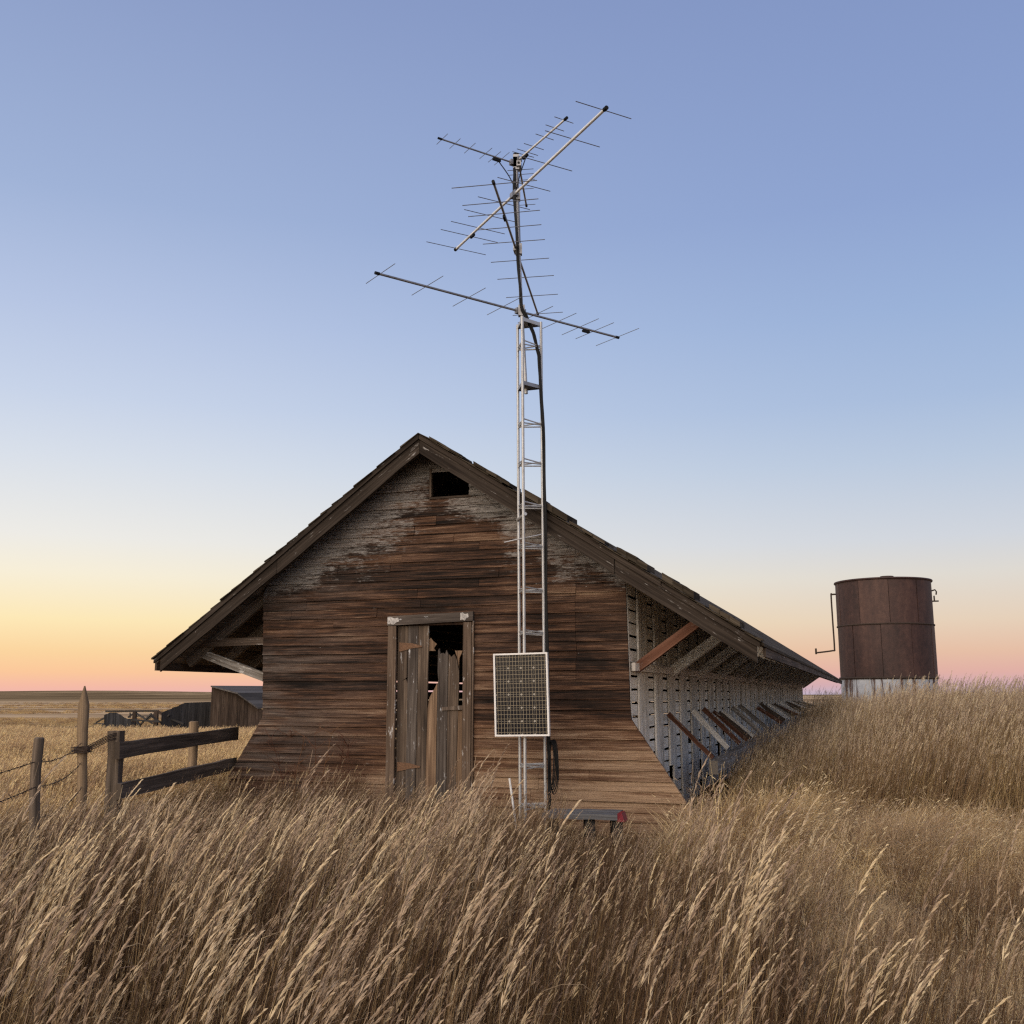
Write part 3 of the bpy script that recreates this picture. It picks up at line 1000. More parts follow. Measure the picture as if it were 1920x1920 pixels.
# cable bundle down the tower
cable = thing('antenna_cable', 'thick black cable bundle down the right side of the lattice tower, coiled low', 'cable', W(.44, -.46, .2))
cp = [W(.10, -.57, 7.30), W(.105, -.585, 7.0), W(.135, -.585, 6.4), W(.165, -.58, 5.9), W(.185, -.58, 5.66), W(.235, -.56, 5.53), W(.285, -.53, 5.40), W(.335, -.50, 5.2),
      W(.355, -.48, 5.0), W(.385, -.46, 4.3), W(.40, -.455, 3.5), W(.405, -.45, 2.6), W(.415, -.45, 1.7), W(.425, -.45, 1.0), W(.43, -.45, .4), W(.42, -.45, .12)]
def smooth_pts(ps, n=5):
    out = []
    for i in range(len(ps) - 1):
        p0, p1, p2, p3 = ps[max(i - 1, 0)], ps[i], ps[i + 1], ps[min(i + 2, len(ps) - 1)]
        for k in range(n):
            t = k / n
            out.append(.5 * ((2 * p1) + (-p0 + p2) * t + (2 * p0 - 5 * p1 + 4 * p2 - p3) * t * t + (-p0 + 3 * p1 - 3 * p2 + p3) * t ** 3))
    out.append(ps[-1])
    return out
sp_ = smooth_pts(cp)
for dx, r_, lo in ((0, .013, 0), (.016, .009, 0), (-.008, .008, 20)):
    m = MB()
    m.tube([p + G * (dx + .004 * math.sin(i * .9 + dx * 300)) + L * (-.012 * (dx > 0)) for i, p in enumerate(sp_)][lo:], r_, 7)
    m.build('cable', M['rubber'], cable, True)
for k in range(5):
    m = MB()
    c = W(.455 + .006 * k, -.47 + .008 * k, .82 - .01 * k)
    pts = [c + G * ((.030 + .004 * k) * math.cos(a)) + Vector((0, 0, (.22 + .012 * k) * math.sin(a))) + L * (.01 * math.sin(3 * a + k)) for a in [2 * math.pi * i / 20 for i in range(21)]]
    m.tube(pts, .006, 6, False); m.build('coil', M['rubber'], cable, True)
for a_, b_, f_ in (((938, 448), (1030, 560), .35), ((1110, 425), (1070, 560), .35)):
    pa, pb = at_z(*zoomed(*a_), z4), mast_xyz(z4 - .35) + L * -.03
    mid = pa.lerp(pb, .55) + (pb - pa).length * .12 * Vector((pa.x - pb.x, pa.y - pb.y, 0)).normalized() * -.2 + Vector((0, 0, -.02 + .10 * f_))
    m = MB(); m.tube(smooth_pts([pa, mid, pb], 6), .006, 6); m.build('lead', M['rubber'], cable, True)

# ------------------------------------------------------------------ solar panel on the tower
PV = V0 - .236 - .055
panel = thing('solar_panel', 'upright solar panel in a pale frame on the lower part of the lattice tower', 'solar panel', W(.22, PV, 1.09))
def pf(s, t, d=0):                                      # s 0..1 across, t 0..1 up
    a, b = W(-.04, PV, 1.085), W(.530, PV, 1.097)
    c, e = W(-.062, PV + .0, 1.905), W(.512, PV + .0, 1.915)
    lo, hi = a.lerp(b, s), c.lerp(e, s)
    return lo.lerp(hi, t) - L * d
def pbox(name, mat, s0, s1, t0, t1, d0, d1, uv01=False):
    m = MB()
    if uv01:
        m.face([pf(s0, t0, d1), pf(s1, t0, d1), pf(s1, t1, d1), pf(s0, t1, d1)], [(0, 0), (1, 0), (1, 1), (0, 1)])
    else:
        m.hexa([pf(s0, t0, d0), pf(s1, t0, d0), pf(s1, t0, d1), pf(s0, t0, d1), pf(s0, t1, d0), pf(s1, t1, d0), pf(s1, t1, d1), pf(s0, t1, d1)])
    return m.build(name, mat, panel)
fx, fy = .030, .020
for s0, s1, t0, t1 in ((0, 1, 0, fy), (0, 1, 1 - fy, 1), (0, fx, fy, 1 - fy), (1 - fx, 1, fy, 1 - fy)):
    pbox('frame', M['white_frame'], s0, s1, t0, t1, -.015, .022)
pbox('backing', M['galv_dull'], fx, 1 - fx, fy, 1 - fy, -.005, .006)
cw, ch = (1 - 2 * fx) / 4, (1 - 2 * fy) / 6
for i in range(4):
    for j in range(6):
        s0, t0 = fx + i * cw, fy + j * ch
        g_ = .0022
        m = MB()
        x0, x1, y0, y1 = s0 + g_ * 1.4, s0 + cw - g_ * 1.4, t0 + g_, t0 + ch - g_
        kx, ky = cw * .085, ch * .085
        poly = [(x0 + kx, y0), (x1 - kx, y0), (x1, y0 + ky), (x1, y1 - ky), (x1 - kx, y1), (x0 + kx, y1), (x0, y1 - ky), (x0, y0 + ky)]
        m.prism(poly, lambda a, b: pf(a, b, .010), lambda a, b: pf(a, b, .0062))
        m.uv = [[((a - x0) / (x1 - x0), (b - y0) / (y1 - y0)) for a, b in poly], [((a - x0) / (x1 - x0), (b - y0) / (y1 - y0)) for a, b in poly][::-1]] + m.uv[2:]
        m.build('solar_cell', M['cell'], panel)
m = MB()
for z in (1.3, 1.7):
    m.beam(W(.0, PV + .03, z), W(.48, PV + .03, z), .03, .03)
m.build('mounting_rail', M['galv'], panel)

# small things by the tower
m = MB(); m.tube([W(.10, -.72, .68), W(.165, -.70, .2)], .011, 8)
o = m.build('stake', M['white_frame'], None, True); tag(o, 'thin white stick leaning against the foot of the lattice tower', 'stick')
box = thing('low_bench', 'low bleached grey platform with a red corner, half hidden in grass beside the tower', 'platform', W(1.0, -1.1, .1))
bx0, bx1, bv0, bv1 = .62, 1.33, -1.32, -.98
for k in range(3):
    v0 = bv0 + (bv1 - bv0) * k / 3 + .003; v1 = bv0 + (bv1 - bv0) * (k + 1) / 3 - .003
    m = MB(); m.beam(W(bx0 + .01 * k, (v0 + v1) / 2, .405 + .004 * k), W(bx1 - .012 * k, (v0 + v1) / 2, .415 + .004 * k), v1 - v0, .05, (0, 0, 1), 6, .003, rng)
    m.build('plank', M['plate_grey'], box)
m = MB()
m.hexa([W(bx1 + .002, bv0 - .004, .375), W(bx1 + .058, bv0 + .03, .375), W(bx1 + .058, bv0 + .17, .375), W(bx1 + .002, bv0 + .17, .375),
        W(bx1 + .002, bv0 + .002, .45), W(bx1 + .035, bv0 + .03, .455), W(bx1 + .035, bv0 + .16, .455), W(bx1 + .002, bv0 + .16, .455)])
m.build('corner_piece', M['red'], box)
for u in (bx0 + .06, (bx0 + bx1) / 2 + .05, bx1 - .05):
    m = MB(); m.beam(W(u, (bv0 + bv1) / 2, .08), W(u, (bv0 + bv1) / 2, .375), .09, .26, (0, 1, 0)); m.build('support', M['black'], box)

# ------------------------------------------------------------------ water tank behind the barn
TD = 42.0
ctr = at(1666, 1272, TD); ctr.z = 0
RT = 1.845
tank = thing('water_tank', 'large rusty riveted steel tank on a whitewashed foot beyond the barn', 'tank', (ctr.x, ctr.y, 0))
ZB, ZM, ZT = 2.14, 4.22, 6.02
def arc_plate(r, a0, a1, z0, z1, th, n=6):
    m = MB()
    ring = []
    for k in range(n + 1):
        a = a0 + (a1 - a0) * k / n
        ca, sa = math.sin(a), -math.cos(a)
        ring.append([(ctr.x + q * ca, ctr.y + q * sa, z) for q, z in ((r + th, z0), (r + th, z1), (r, z1), (r, z0))])
    for k in range(n):
        for q in range(4):
            j = (q + 1) % 4
            m.face([ring[k][q], ring[k][j], ring[k + 1][j], ring[k + 1][q]])
    m.face(ring[0]); m.face(ring[-1])
    return m
NP = 10
for row, (z0, z1) in enumerate(((ZB, ZM), (ZM + .03, ZT))):
    off = .30 + row * .32
    for k in range(NP):
        a0 = 2 * math.pi * (k + off) / NP
        m = arc_plate(RT - (.0 if (k + row) % 2 else .012), a0 + .005, a0 + 2 * math.pi / NP - .005, z0, z1, .02)
        o = m.build('steel_plate', M['rust'], tank, True)
def ring(name, r, z, rt, mat, par=tank):
    m = MB()
    m.tube([(ctr.x + r * math.cos(a), ctr.y + r * math.sin(a), z) for a in [2 * math.pi * k / 64 for k in range(65)]], rt, 6, False)
    return m.build(name, mat, par, True)
m = arc_plate(RT - .06, 0, 2 * math.pi, ZB, ZT - .02, .02, 48); m.build('inner_shell', M['iron'], tank, True)
ring('seam_ring', RT + .02, ZM + .015, .035, M['iron']); ring('seam_ring', RT + .02, ZB, .05, M['iron']); ring('top_rim', RT + .03, ZT, .045, M['rust'])
m = MB()
segs = 48
for k in range(segs):
    a, b = 2 * math.pi * k / segs, 2 * math.pi * (k + 1) / segs
    p = lambda r, t, z: (ctr.x + r * math.cos(t), ctr.y + r * math.sin(t), z)
    m.face([p(RT + .02, a, ZT), p(RT + .02, b, ZT), p(.35, b, ZT + .14), p(.35, a, ZT + .14)])
    m.face([p(.35, a, ZT + .14), p(.35, b, ZT + .14), p(0, 0, ZT + .14)])
m.build('roof', M['rust'], tank, True)
m = MB(); m.tube([(ctr.x - .1, ctr.y - .8, ZT + .0), (ctr.x - .1, ctr.y - .8, ZT + .17)], .26, 20); m.build('hatch', M['iron'], tank, True)
m = arc_plate(RT - .05, 0, 2 * math.pi, -.2, ZB - .04, .05, 56); m.build('foot', M['tank_foot'], tank, True)
AZT = math.atan2(ctr.x, ctr.y)
E_ = Vector((-math.cos(AZT), math.sin(AZT), 0))
def side_pt(d, z):
    return Vector((ctr.x, ctr.y, z)) + E_ * (RT + d)
m = MB()
m.tube(smooth_pts([side_pt(-.05, 5.60), side_pt(.16, 5.60), side_pt(.20, 5.55), side_pt(.19, 4.4), side_pt(.18, 3.35), side_pt(.24, 3.28), side_pt(.90, 3.20)], 4), .034, 8)
m.tube([side_pt(.92, 3.14), side_pt(.92, 3.38)], .04, 8)
m.build('overflow_pipe', M['iron'], tank, True)
m = MB()
m.tube([side_pt(-2 * RT, 5.62), side_pt(-2 * RT - .13, 5.66), side_pt(-2 * RT - .18, 5.58), side_pt(-2 * RT - .16, 5.46)], .03, 7); m.build('hook', M['iron'], tank, True)
m = MB(); m.tube([side_pt(-2 * RT + .05, 5.2), side_pt(-2 * RT - .24, 5.2)], .03, 7); m.tube([side_pt(-2 * RT - .08, 5.2), side_pt(-2 * RT - .08, 5.42)], .03, 7); m.build('valve', M['iron'], tank, True)

# ------------------------------------------------------------------ fences on the left
def round_post(name, x, y, z0, z1, r0, r1, mat, par=None, tip=0.0, lx=0.0):
    m = MB()
    pts, rr = [], []
    n = 7
    for k in range(n + 1):
        t = k / n
        pts.append((x + lx * t + rng.uniform(-.006, .006), y + rng.uniform(-.006, .006), z0 + (z1 - tip - z0) * t))
        rr.append((r0 + (r1 - r0) * t) * rng.uniform(.95, 1.05))
    if tip:
        pts.append((x + lx, y, z1)); rr.append(.006)
    else:
        pts.append((pts[-1][0], pts[-1][1], z1 + .008)); rr.append(r1 * .75)
    m.tube(pts, rr, 12)
    return m.build(name, mat, par, True)
wire = thing('barbed_wire_fence', 'rusty three-strand barbed wire fence with a leaning grey post and a pointed tan stake', 'fence', (-3.8, 9.3, 0))
round_post('post', -3.12, 7.0, -.2, 1.21, .035, .033, M['fence_wood'], wire, 0, -.04)
round_post('stake', -3.735, 9.3, -.2, 1.575, .038, .047, M['post_wood'], wire, .17, -.085)
def strand(p, q, sag, par):
    m = MB()
    a, b = Vector(p), Vector(q)
    n = int((b - a).length / .09)
    for s_ in (0, math.pi):
        pts = []
        for k in range(n + 1):
            t = k / n
            c = a.lerp(b, t) - Vector((0, 0, sag * 4 * t * (1 - t)))
            pts.append(c + Vector((0, .004 * math.cos(k * 1.9 + s_), .004 * math.sin(k * 1.9 + s_))))
        m.tube(pts, .0021, 5)
        if s_ == 0:
            for k in range(1, n, 2):
                c = pts[k]
                e = Vector((rng.uniform(-1, 1), rng.uniform(-1, 1), rng.uniform(-1, 1))).normalized() * .024
                m.tube([c - e, c + e], .002, 4)
    return m.build('wire', M['iron'], par)
strand((-3.79, 9.25, 1.08), (-3.17, 7.02, 1.06), .05, wire)
strand((-3.78, 9.25, .91), (-3.15, 7.02, .90), .05, wire)
strand((-3.76, 9.25, .70), (-3.14, 7.02, .70), .06, wire)
strand((-3.16, 6.98, 1.06), (-2.7, 3.5, 1.05), .04, wire)
strand((-3.14, 6.98, .90), (-2.7, 3.5, .89), .05, wire)
m = MB()
for k in range(5):
    z = 1.05 + .013 * k
    m.tube([(-3.87, 9.22, z - .06), (-3.72, 9.2, z - .05 + .01 * rng.random()), (-3.60, 9.36, z + .04), (-3.56, 9.44, z + .05 + .01 * rng.random())], .0045, 5)
for k in range(4):
    m.tube([(-3.795 + .075 * math.cos(a), 9.3 + .075 * math.sin(a), 1.0 + .014 * k) for a in [2 * math.pi * i / 12 for i in range(13)]], .0045, 5, False)
m.build('wire_binding', M['iron'], wire)
rail = thing('rail_fence', 'short two-rail wooden fence running from a squared post to the left corner of the barn', 'fence', (-3.6, 10.5, 0))
m = MB(); m.beam((-3.56, 9.5, -.1), (-3.585, 9.5, 1.175), .105, .115, (0, 1, 0), 6, .006, rng); m.build('post', M['fence_wood'], rail)
round_post('post', -3.50, 11.55, -.1, 1.20, .052, .050, M['post_wood'], rail, 0, -.01)
m = MB(); m.beam((-3.53, 9.40, 1.005), (-3.37, 12.85, 1.03), .045, .145, (0, 0, 1), 10, .005, rng); m.build('rail', M['fence_wood'], rail)
m = MB(); m.beam((-3.50, 9.42, .65), (-3.30, 12.55, .69), .045, .14, (0, 0, 1), 10, .006, rng); m.build('rail', M['fence_wood'], rail)

# ------------------------------------------------------------------ farm ruins far left
FD = 60.0
def A(px, py, y=FD): return at(px, py, y)
def board_wall(par, mat, tops, y0, y1, base_z, w=.20, name='plank', gap=.006, skew=0.0, th=.03):
    """upright boards along a row of roof-line points (px,py) at depths y0..y1"""
    pts = [A(px, py, y0 + (y1 - y0) * k / (len(tops) - 1)) for k, (px, py) in enumerate(tops)]
    ln = [0]
    for k in range(len(pts) - 1):
        a, b = pts[k].copy(), pts[k + 1].copy(); a.z = b.z = 0
        ln.append(ln[-1] + (b - a).length)
    s_ = 0
    while s_ < ln[-1] - .05:
        e = min(s_ + w * rng.uniform(.8, 1.2), ln[-1])
        def P(s):
            for k in range(len(ln) - 1):
                if s <= ln[k + 1] + 1e-6:
                    f = (s - ln[k]) / max(1e-6, ln[k + 1] - ln[k])
                    return pts[k].lerp(pts[k + 1], f)
            return pts[-1]
        p, q = P(s_ + gap / 2), P(e - gap / 2)
        m = MB()
        dz = rng.uniform(-.02, .02); off = Vector((0, rng.uniform(-.012, .012), 0)); t = Vector((0, th, 0))
        bp, bq = Vector((p.x + skew, p.y, base_z)), Vector((q.x + skew, q.y, base_z))
        m.hexa([bp + off, bq + off, bq + off + t, bp + off + t, p + off + Vector((0, 0, dz)), q + off + Vector((0, 0, dz)), q + off + t + Vector((0, 0, dz)), p + off + t + Vector((0, 0, dz))])
        m.build(name, mat, par)
        s_ = e
gz = ground_z(-18, 60)
shed = thing('plank_shed', 'tall brown plank shed with a grey board roof behind the left side of the barn', 'shed', (A(440, 1355).x, 60, gz))
board_wall(shed, M['far_wood'], [(397, 1287), (445, 1300), (462, 1312), (478, 1326), (494, 1330)], 60, 60.6, gz, .24)
m = MB()
def rs(name, a, b, c, d, th=.08):
    m = MB(); t = Vector((0, 0, th)); P_ = [a, b, c, d]
    m.hexa([p - t for p in P_] + P_)
    return m.build(name, M['far_roof'], shed)
a_, b_, c_ = A(395, 1285.5, 59.8), A(446, 1299, 59.8), A(483, 1325.5, 60.2)
bk = Vector((5.6, 13, .05))
n = 4
for k in range(n):
    p, q = a_.lerp(b_, k / n), a_.lerp(b_, (k + .97) / n)
    rs('roof_board', p, q, q + bk * .9, p + bk * .9)
for k in range(n):
    p, q = b_.lerp(c_, k / n), b_.lerp(c_, (k + .97) / n)
    rs('roof_board', p + Vector((0, 0, -.03)), q + Vector((0, 0, -.03)), q + bk * .9 + Vector((0, 0, -.03)), p + bk * .9 + Vector((0, 0, -.03)))
low = thing('low_shed', 'low dark plank shed with a slanting top left of the taller shed', 'shed', (A(350, 1355).x, 61, gz))
board_wall(low, M['far_grey'], [(303, 1336), (325, 1327), (347, 1318), (372, 1317), (396, 1316.5)], 59.5, 62, gz, .22)
m = MB(); p, q = A(345, 1317.5, 61), A(397, 1316, 62)
m.hexa([p - Vector((0, 0, .1)), q - Vector((0, 0, .1)), q + Vector((0, 4, -.1)), p + Vector((0, 4, -.1)), p, q, q + Vector((0, 4, 0)), p + Vector((0, 4, 0))])
m.build('roof', M['far_grey'], low)
fallen = thing('collapsed_panel', 'sagging dark plank panel falling over at the left of the broken corral', 'plank panel', (A(222, 1360).x, 60, gz))
board_wall(fallen, M['far_grey'], [(195, 1341), (207, 1335), (219, 1336), (232, 1345), (248, 1353), (254, 1358)], 59, 60, gz, .17, skew=.15)
cor = thing('corral_frame', 'broken wooden corral frame with diagonal braces between the sheds and the sagging panel', 'corral', (A(275, 1355).x, 61, gz))
for (ax, ay), (bx_, by), w in (((198, 1333.5), (297, 1333), .10), ((253, 1334), (251, 1366), .20), ((293, 1333), (292, 1366), .22), ((240, 1345), (253, 1336), .08),
                               ((255, 1337), (287, 1357), .09), ((272, 1352), (293, 1336), .09), ((296, 1334), (330, 1356), .13), ((180, 1355), (198, 1345), .08),
                               ((176, 1357), (200, 1357), .06), ((250, 1343), (292, 1342), .06), ((244, 1336), (244, 1346), .06)):
    p, q = A(ax, ay, 60.7), A(bx_, by, 60.7)
    m = MB(); m.beam(p, q, w, w); m.build('beam', M['far_wood'] if w > .1 else M['far_grey'], cor)
for (ax, ay), (bx_, by), w in (((203, 1340), (240, 1352), .09), ((262, 1360), (284, 1338), .08), ((300, 1362), (318, 1340), .09), ((232, 1349), (300, 1353), .10), ((190, 1362), (214, 1338), .07),
                               ((280, 1340), (312, 1362), .08), ((210, 1346), (228, 1362), .10), ((312, 1345), (345, 1357), .10), ((255, 1349), (262, 1362), .12)):
    p, q = A(ax, ay, 60.2), A(bx_, by, 59.8)
    m = MB(); m.beam(p, q, w, w); m.build('pole', M['far_grey'], cor)
tilt = round_post('tilted_post', A(140, 1375, 32).x, 32, ground_z(-14, 32) - .1, A(140, 1362, 32).z, .10, .10, M['fence_wood'], None, 0, .12)
tag(tilt, 'small dark leaning post alone in the pale grass left of the tan stake', 'post')

# ------------------------------------------------------------------ grass
class Blades:
    """collects ribbons and seed heads with per-vertex tone / head values"""
    def __init__(s):
        s.v, s.f, s.t, s.h = [], [], [], []
    def ribbon(s, pts, w, tone, side, head=0.0, taper=True):
        i = len(s.v)
        n = len(pts)
        for k, p in enumerate(pts):
            ww = w * (1 - .85 * k / (n - 1)) if taper else w
            s.v += [tuple(p - side * ww / 2), tuple(p + side * ww / 2)]
            s.t += [tone, tone]; s.h += [head, head]
        for k in range(n - 1):
            a = i + 2 * k
            s.f.append((a, a + 1, a + 3, a + 2))
    def mesh(s, name, mat):
        me = bpy.data.meshes.new(name)
        me.from_pydata(s.v, [], s.f)
        for nm, d in (('tone', s.t), ('head', s.h)):
            at_ = me.attributes.new(nm, 'FLOAT', 'POINT')
            at_.data.foreach_set('value', d)
        me.materials.append(mat)
        me.polygons.foreach_set('use_smooth', [True] * len(me.polygons))
        return me
def rv(r):
    a = r.uniform(0, 2 * math.pi)
    return Vector((math.cos(a), math.sin(a), 0))
def stem(B, r, base, h, lean, width, panicle, nspk, leaves, seg=6, curl=1.0, spk=.014):
    """one stalk bending down-wind (+x), with drooping seed head"""
    dirn = (Vector((1, 0, 0)) * .9 + rv(r) * .45).normalized()
    th0 = lean * r.uniform(.65, 1.05)
    th1 = lean * r.uniform(.95, 1.25) * curl
    pts = [base]
    p = base
    for k in range(seg):
        t = (k + .5) / seg
        th = th0 + (th1 - th0) * t * t
        p = p + (Vector((0, 0, 1)) * math.cos(th) + dirn * math.sin(th)) * (h / seg)
        pts.append(p)
    tone = r.uniform(0, 1)
    side = rv(r)
    s2 = Vector((-side.y, side.x, 0))
    B.ribbon(pts, width, tone, side)
    B.ribbon(pts, width, tone, s2)
    if panicle > 0:
        tip, tdir = pts[-1], (pts[-1] - pts[-2]).normalized()
        tt = tdir
        cur = tip - tdir * panicle * .55
        step = panicle / nspk
        hh = r.uniform(.55, 1)
        for k in range(nspk):
            t = k / nspk
            tt = (tt + Vector((.014, 0, -.012)) * r.uniform(0, 1.8)).normalized()
            cur = cur + tt * step
            sp = (1 - t * .75) * r.uniform(.35, 1.0)
            out = (tt * 1.3 + rv(r) * .50 * sp + dirn * .24 + Vector((0, 0, -.12 * sp))).normalized()
            ln = spk * r.uniform(.9, 1.9) * (1 + .8 * (1 - t))
            a = cur + out * .006 * sp
            m_ = a + out * ln * .5
            e = a + out * ln + Vector((0, 0, -.003))
            sd_ = out.cross(rv(r)).normalized() * (spk * .17)
            i = len(B.v)
            B.v += [tuple(a), tuple(m_ - sd_), tuple(e), tuple(m_ + sd_)]
            B.t += [tone] * 4; B.h += [hh] * 4
            B.f += [(i, i + 1, i + 2, i + 3)]
        B.ribbon([tip, tip + tdir * panicle * .3, cur], width * .7, tone, side, .5)
    for k in range(leaves):
        t = r.uniform(.12, .6)
        q = pts[int(t * seg)]
        d = (rv(r) * .8 + Vector((.55, 0, 0))).normalized()
        up = r.uniform(.5, 1.25)
        ln = h * r.uniform(.18, .38)
        lp = [q]
        c = q
        for j in range(4):
            dd = (d * math.cos(up) + Vector((0, 0, 1)) * math.sin(up))
            c = c + dd * ln / 4
            lp.append(c)
            up -= r.uniform(.25, .65)
        B.ribbon(lp, width * r.uniform(1.5, 2.6), r.uniform(0, 1), Vector((-d.y, d.x, .2)).normalized())
def tufts(name, mat, nvar, seed, count, radius, hs, lean, width, pan, nspk, leaves, seg=6, curl=1.0, spk=.014, pprob=1.0):
    c = bpy.data.collections.new(name)
    r = random.Random(seed)
    for k in range(nvar):
        B = Blades()
        for j in range(count):
            base = rv(r) * radius * math.sqrt(r.random())
            h = r.uniform(*hs)
            stem(B, r, base, h, lean, width * r.uniform(.8, 1.25), (pan * r.uniform(.7, 1.3) if r.random() < pprob else 0), nspk, (1 if r.random() < leaves % 1 else 0) + int(leaves), seg, curl, spk)
        o = bpy.data.objects.new('%s_tuft' % name, B.mesh('%s_tuft' % name, mat))
        c.objects.link(o)
    return c
def scatter(name, coll, pts, nvar):
    """pts: list of (x, y, z, rotz, tilt, scale); one object, instances made by geometry nodes"""
    me = bpy.data.meshes.new(name)
    me.from_pydata([p[:3] for p in pts], [], [])
    rr = random.Random(len(pts))
    a = me.attributes.new('rot', 'FLOAT_VECTOR', 'POINT')
    a.data.foreach_set('vector', [c for p in pts for c in (p[4] * .4, p[4], p[3])])
    a = me.attributes.new('scl', 'FLOAT', 'POINT')
    a.data.foreach_set('value', [p[5] for p in pts])
    a = me.attributes.new('idx', 'INT', 'POINT')
    a.data.foreach_set('value', [rr.randrange(nvar) for p in pts])
    o = bpy.data.objects.new(name, me)
    COL.objects.link(o)
    o['kind'] = 'stuff'
    ng = bpy.data.node_groups.new(name + '_nodes', 'GeometryNodeTree')
    ng.interface.new_socket('Geometry', in_out='INPUT', socket_type='NodeSocketGeometry')
    ng.interface.new_socket('Geometry', in_out='OUTPUT', socket_type='NodeSocketGeometry')
    gi, go = ng.nodes.new('NodeGroupInput'), ng.nodes.new('NodeGroupOutput')
    ci = ng.nodes.new('GeometryNodeCollectionInfo')
    ci.inputs['Collection'].default_value = coll
    ci.inputs['Separate Children'].default_value = True
    ci.inputs['Reset Children'].default_value = True
    ip = ng.nodes.new('GeometryNodeInstanceOnPoints')
    ip.inputs['Pick Instance'].default_value = True
    def na(nm, dt):
        n = ng.nodes.new('GeometryNodeInputNamedAttribute')
        n.data_type = dt
        n.inputs['Name'].default_value = nm
        return n.outputs['Attribute']
    lk = ng.links.new
    lk(gi.outputs[0], ip.inputs['Points'])
    lk(ci.outputs[0], ip.inputs['Instance'])
    lk(na('idx', 'INT'), ip.inputs['Instance Index'])
    lk(na('rot', 'FLOAT_VECTOR'), ip.inputs['Rotation'])
    lk(na('scl', 'FLOAT'), ip.inputs['Scale'])
    lk(ip.outputs[0], go.inputs[0])
    md = o.modifiers.new('grass', 'NODES')
    md.node_group = ng
    return o
def uv_of(x, y):
    d = Vector((x - P0.x, y - P0.y, 0))
    return d.dot(G), d.dot(L)
def in_barn(x, y, mrg=0.0):
    u, v = uv_of(x, y)
    return -3.85 - mrg < u < 1.75 + mrg and -.06 - mrg < v < LEN + .4
def vnoise(x, y, s):
    return math.sin(x * s + 1.3) * math.cos(y * s * 1.17 - .4) + .5 * math.sin(x * s * 2.3 - y * s * 1.9 + 2.1)
GR = random.Random(11)

# where the mown / trampled swath is: right of the tower foot, in front of the bank
def swath(x, y):
    """1 inside the trampled patch"""
    e = S(x, .75 + .07 * (y - 4) + .25 * math.sin(y * 1.3), 1.5 + .08 * (y - 4) + .25 * math.sin(y * 1.3)) if y > 3 else 0
    return e * S(y, 4.2 + .3 * math.sin(x * 2), 5.4 + .3 * math.sin(x * 2)) * (1 - S(y, 11.2, 12.2))
def bankness(x, y):
    u, v = uv_of(x, y)
    return max(S(u, 1.7, 2.6), S(u, 1.75, 1.95) * S(v, .5, 4)) * S(y + .55 * vnoise(x, y, 1.5), 11.0, 12.6)

def stand(x, y):
    """how thick the tall stand is: it starts a few steps ahead of the camera"""
    a = S(y, 1.75 + .25 * math.sin(x * 2.2), 2.8 + .3 * math.sin(x * 1.7 + 1))
    if y < 5.8:
        a *= 1 - .80 * S(x, .5, 1.5)
    return a
tall_c = tufts('tall', M['tall'], 12, 21, 8, .15, (.55, 1.14), R(14), .0045, .24, 32, .8, 6, 1.0, .0185, .66)
pts = []
for _ in range(9000):
    y = 1.3 + (11.6 - 1.3) * math.sqrt(GR.random())
    hw = .62 * y + .9
    x = GR.uniform(-hw, hw)
    if in_barn(x, y, .05): continue
    s_ = swath(x, y)
    if GR.random() < s_ * .98: continue
    if GR.random() < bankness(x, y): continue
    if GR.random() > stand(x, y) * .35: continue
    if vnoise(x, y, 2.7) < -.45 + .5 * GR.random() - .3: continue
    u, v = uv_of(x, y)
    d = math.hypot(x, y)
    sc = min(1.02, (1.5 - .096 * d) / 1.03) * (.90 + .10 * vnoise(x, y, 1.1) + GR.uniform(-.18, .09))
    if y < 2.4: sc *= .92
    if -1.5 < v < .0 and -4 < u < 1.9: sc *= .75 + .15 * S(-v, .2, 1.4)
    if u < -3.3 and y > 7.2: sc *= .80
    if s_ > .3: sc *= .9
    if -.04 < x / y < .14 and y > 3.4:
        if GR.random() < (.55 if x / y > .02 else .2): continue
        sc *= .70 if x / y > .02 else .80
    pts.append((x, y, ground_z(x, y) - .01, GR.gauss(0, .40), GR.gauss(.0, .07), sc))
scatter('tall_grass', tall_c, pts, 12)

thatch_c = tufts('thatch', M['thatch'], 8, 26, 20, .17, (.22, .78), R(15), .0036, .10, 9, .7, 5, 1.3, .013, .25)
under_c = tufts('under', M['short'], 8, 22, 30, .20, (.16, .50), R(46), .0052, .05, 4, .6, 5, 1.4, .012, .2)
pts, pts2 = [], []
for _ in range(14000):
    y = 1.2 + (12.9 - 1.2) * math.sqrt(GR.random())
    hw = .62 * y + .9
    x = GR.uniform(-hw, hw)
    if in_barn(x, y, .02): continue
    s_ = swath(x, y)
    d = math.hypot(x, y)
    sc = .85 + .2 * vnoise(x, y, 1.4) + GR.uniform(-.2, .2)
    u, v = uv_of(x, y)
    if (s_ > .35 and GR.random() > .06) or (y < 6 and x > 1.0 and GR.random() < .25):
        sc *= .62 + .40 * S(y, 7.0, 9.5) + .30 * vnoise(x, y, 1.9)
        pts.append((x, y, ground_z(x, y) - .01, GR.gauss(0, 1.3), GR.gauss(0, .25), max(.22, sc)))
    else:
        if .02 < x / y < .14 and y > 6: sc *= .62
        if v > -1.2 and -4 < u < 2: sc *= .7
        pts2.append((x, y, ground_z(x, y) - .01, GR.gauss(0, .8), GR.gauss(0, .12), max(.3, sc * (1 - .25 * S(d, 6, 10)))))
scatter('matted_grass', under_c, pts, 8)
scatter('thatch_grass', thatch_c, pts2, 6)

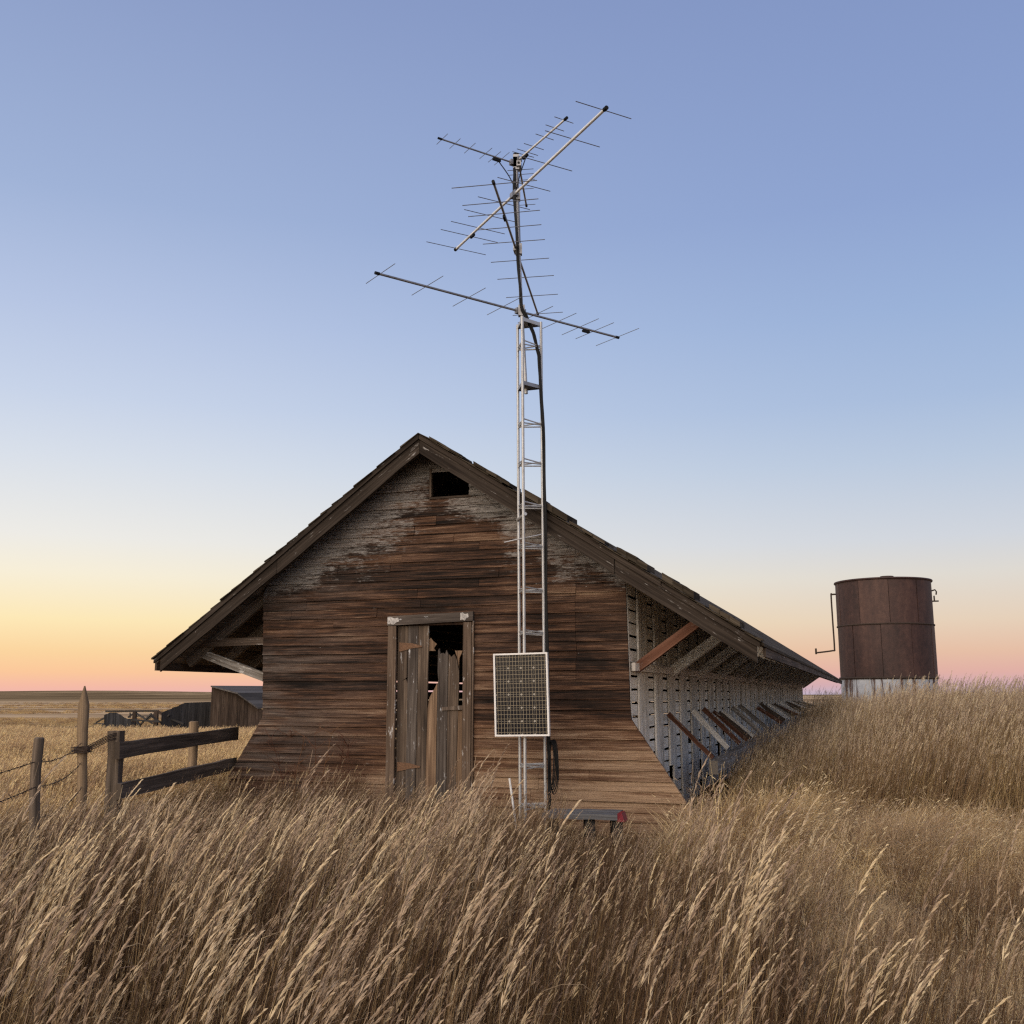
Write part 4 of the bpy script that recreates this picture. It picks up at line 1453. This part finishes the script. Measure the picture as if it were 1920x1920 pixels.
bank_c = tufts('bank', M['bank'], 10, 23, 20, .24, (.62, 1.36), R(14), .0050, .12, 9, .7, 5, 1.2, .016, .45)
pts = []
for _ in range(24000):
    y = 11.2 + 36 * GR.random() ** 1.6
    x = GR.uniform(1.5, .62 * y + 2.5)
    if in_barn(x, y, .03): continue
    if GR.random() > bankness(x, y): continue
    u, v = uv_of(x, y)
    sc = .98 + .09 * vnoise(x, y, .9) + GR.uniform(-.14, .1) - .10 * S(y, 16, 26) - .20 * S(y, 24, 34)
    sc *= .78 + .22 * S(y + .8 * vnoise(x, y, 1.1), 11.2, 12.6)
    sc *= 1 + .13 * vnoise(x, y, 2.9)
    if u < 4.2: sc *= .62 + .38 * max(S(u, 2.2, 4.0), .8 * S(v, 6, 20))
    if math.hypot(x - ctr.x, y - ctr.y) < RT + .1: continue
    pts.append((x, y, ground_z(x, y) - .02, GR.gauss(0, .6), GR.gauss(.03, .07), sc))
scatter('bank_grass', bank_c, pts, 8)

field_c = tufts('field', M['field'], 8, 24, 26, .24, (.36, .60), R(16), .0050, .10, 7, .3, 4, 1.2, .018, .8)
pts = []
for _ in range(15000):
    y = 8.6 + 36 * GR.random() ** 1.25
    x = GR.uniform(-.60 * y - 2, 0)
    if in_barn(x, y, .03): continue
    u, v = uv_of(x, y)
    if u > -3.4: continue
    if x > -3.45 and y < 12.2: continue
    sc = .95 + .12 * vnoise(x, y, .35) + GR.uniform(-.12, .12)
    pts.append((x, y, ground_z(x, y) - .02, GR.gauss(0, .6), GR.gauss(.05, .07), sc))
scatter('field_grass', field_c, pts, 8)

far_c = bpy.data.collections.new('far')
fr_ = random.Random(31)
for k in range(6):
    B = Blades()
    for j in range(70):
        b_ = rv(fr_) * 1.3 * math.sqrt(fr_.random())
        stem(B, fr_, b_, fr_.uniform(.3, .62), R(16), .045, 0, 1, 0, 3)
    o = bpy.data.objects.new('far_tuft', B.mesh('far_tuft', M['far']))
    far_c.objects.link(o)
pts = []
for _ in range(15000):
    y = 38 * (850 / 38) ** (GR.random() ** .8)
    x = GR.uniform(-.60, -.16) * y
    if x > -.2 * y and 56 < y < 75: continue
    n_ = vnoise(x * .35, y, .021) + .8 * vnoise(x * .2, y, .006) + .4 * vnoise(x * .4, y, .07)
    if n_ < -.35 and y > 90: continue
    pts.append((x, y, ground_z(x, y) - .03, GR.gauss(0, .8), GR.gauss(.0, .08), GR.uniform(.75, 1.2) * (1 + .4 * S(y, 200, 600))))
scatter('far_grass', far_c, pts, 6)

# red-brown dead weeds against the gable
def weed(label, u, v, h, seed):
    r = random.Random(seed)
    p = W(u, v, 0); p.z = ground_z(p.x, p.y)
    t = thing('dead_weed', label, 'weed', p, 0, 'red-brown dead weeds')
    for k in range(3):
        m = MB()
        base = p + rv(r) * .06
        a = [base]
        d = Vector((r.uniform(-.15, .15), r.uniform(-.1, .1), 1)).normalized()
        for j in range(6):
            a.append(a[-1] + d * h / 6)
            d = (d + rv(r) * .12).normalized()
        m.tube(a, [.006 - .0007 * j for j in range(7)], 5)
        for j in range(16):
            q = a[1 + r.randrange(6)]
            e = (rv(r) + Vector((0, 0, r.uniform(.4, 1.2)))).normalized()
            ln = r.uniform(.10, .26)
            q2 = q + e * ln * .6
            q3 = q2 + (e + rv(r) * .5).normalized() * ln * .4
            m.tube([q, q2, q3], [.003, .0022, .0012], 4)
            for i in range(3):
                f = q2.lerp(q3, r.random()) + rv(r) * .012
                m.tube([f, f + Vector((0, 0, .014))], [.005, .001], 4)
        m.build('stalk', M['weed'], t)
weed('twiggy red-brown dead weed against the gable boards, nearest the left corner', -2.75, -.16, .95, 1)
weed('twiggy red-brown dead weed against the gable boards, midway from the left corner to the door', -2.30, -.18, 1.0, 2)
weed('twiggy red-brown dead weed against the gable boards, next to the door', -1.98, -.15, .85, 3)
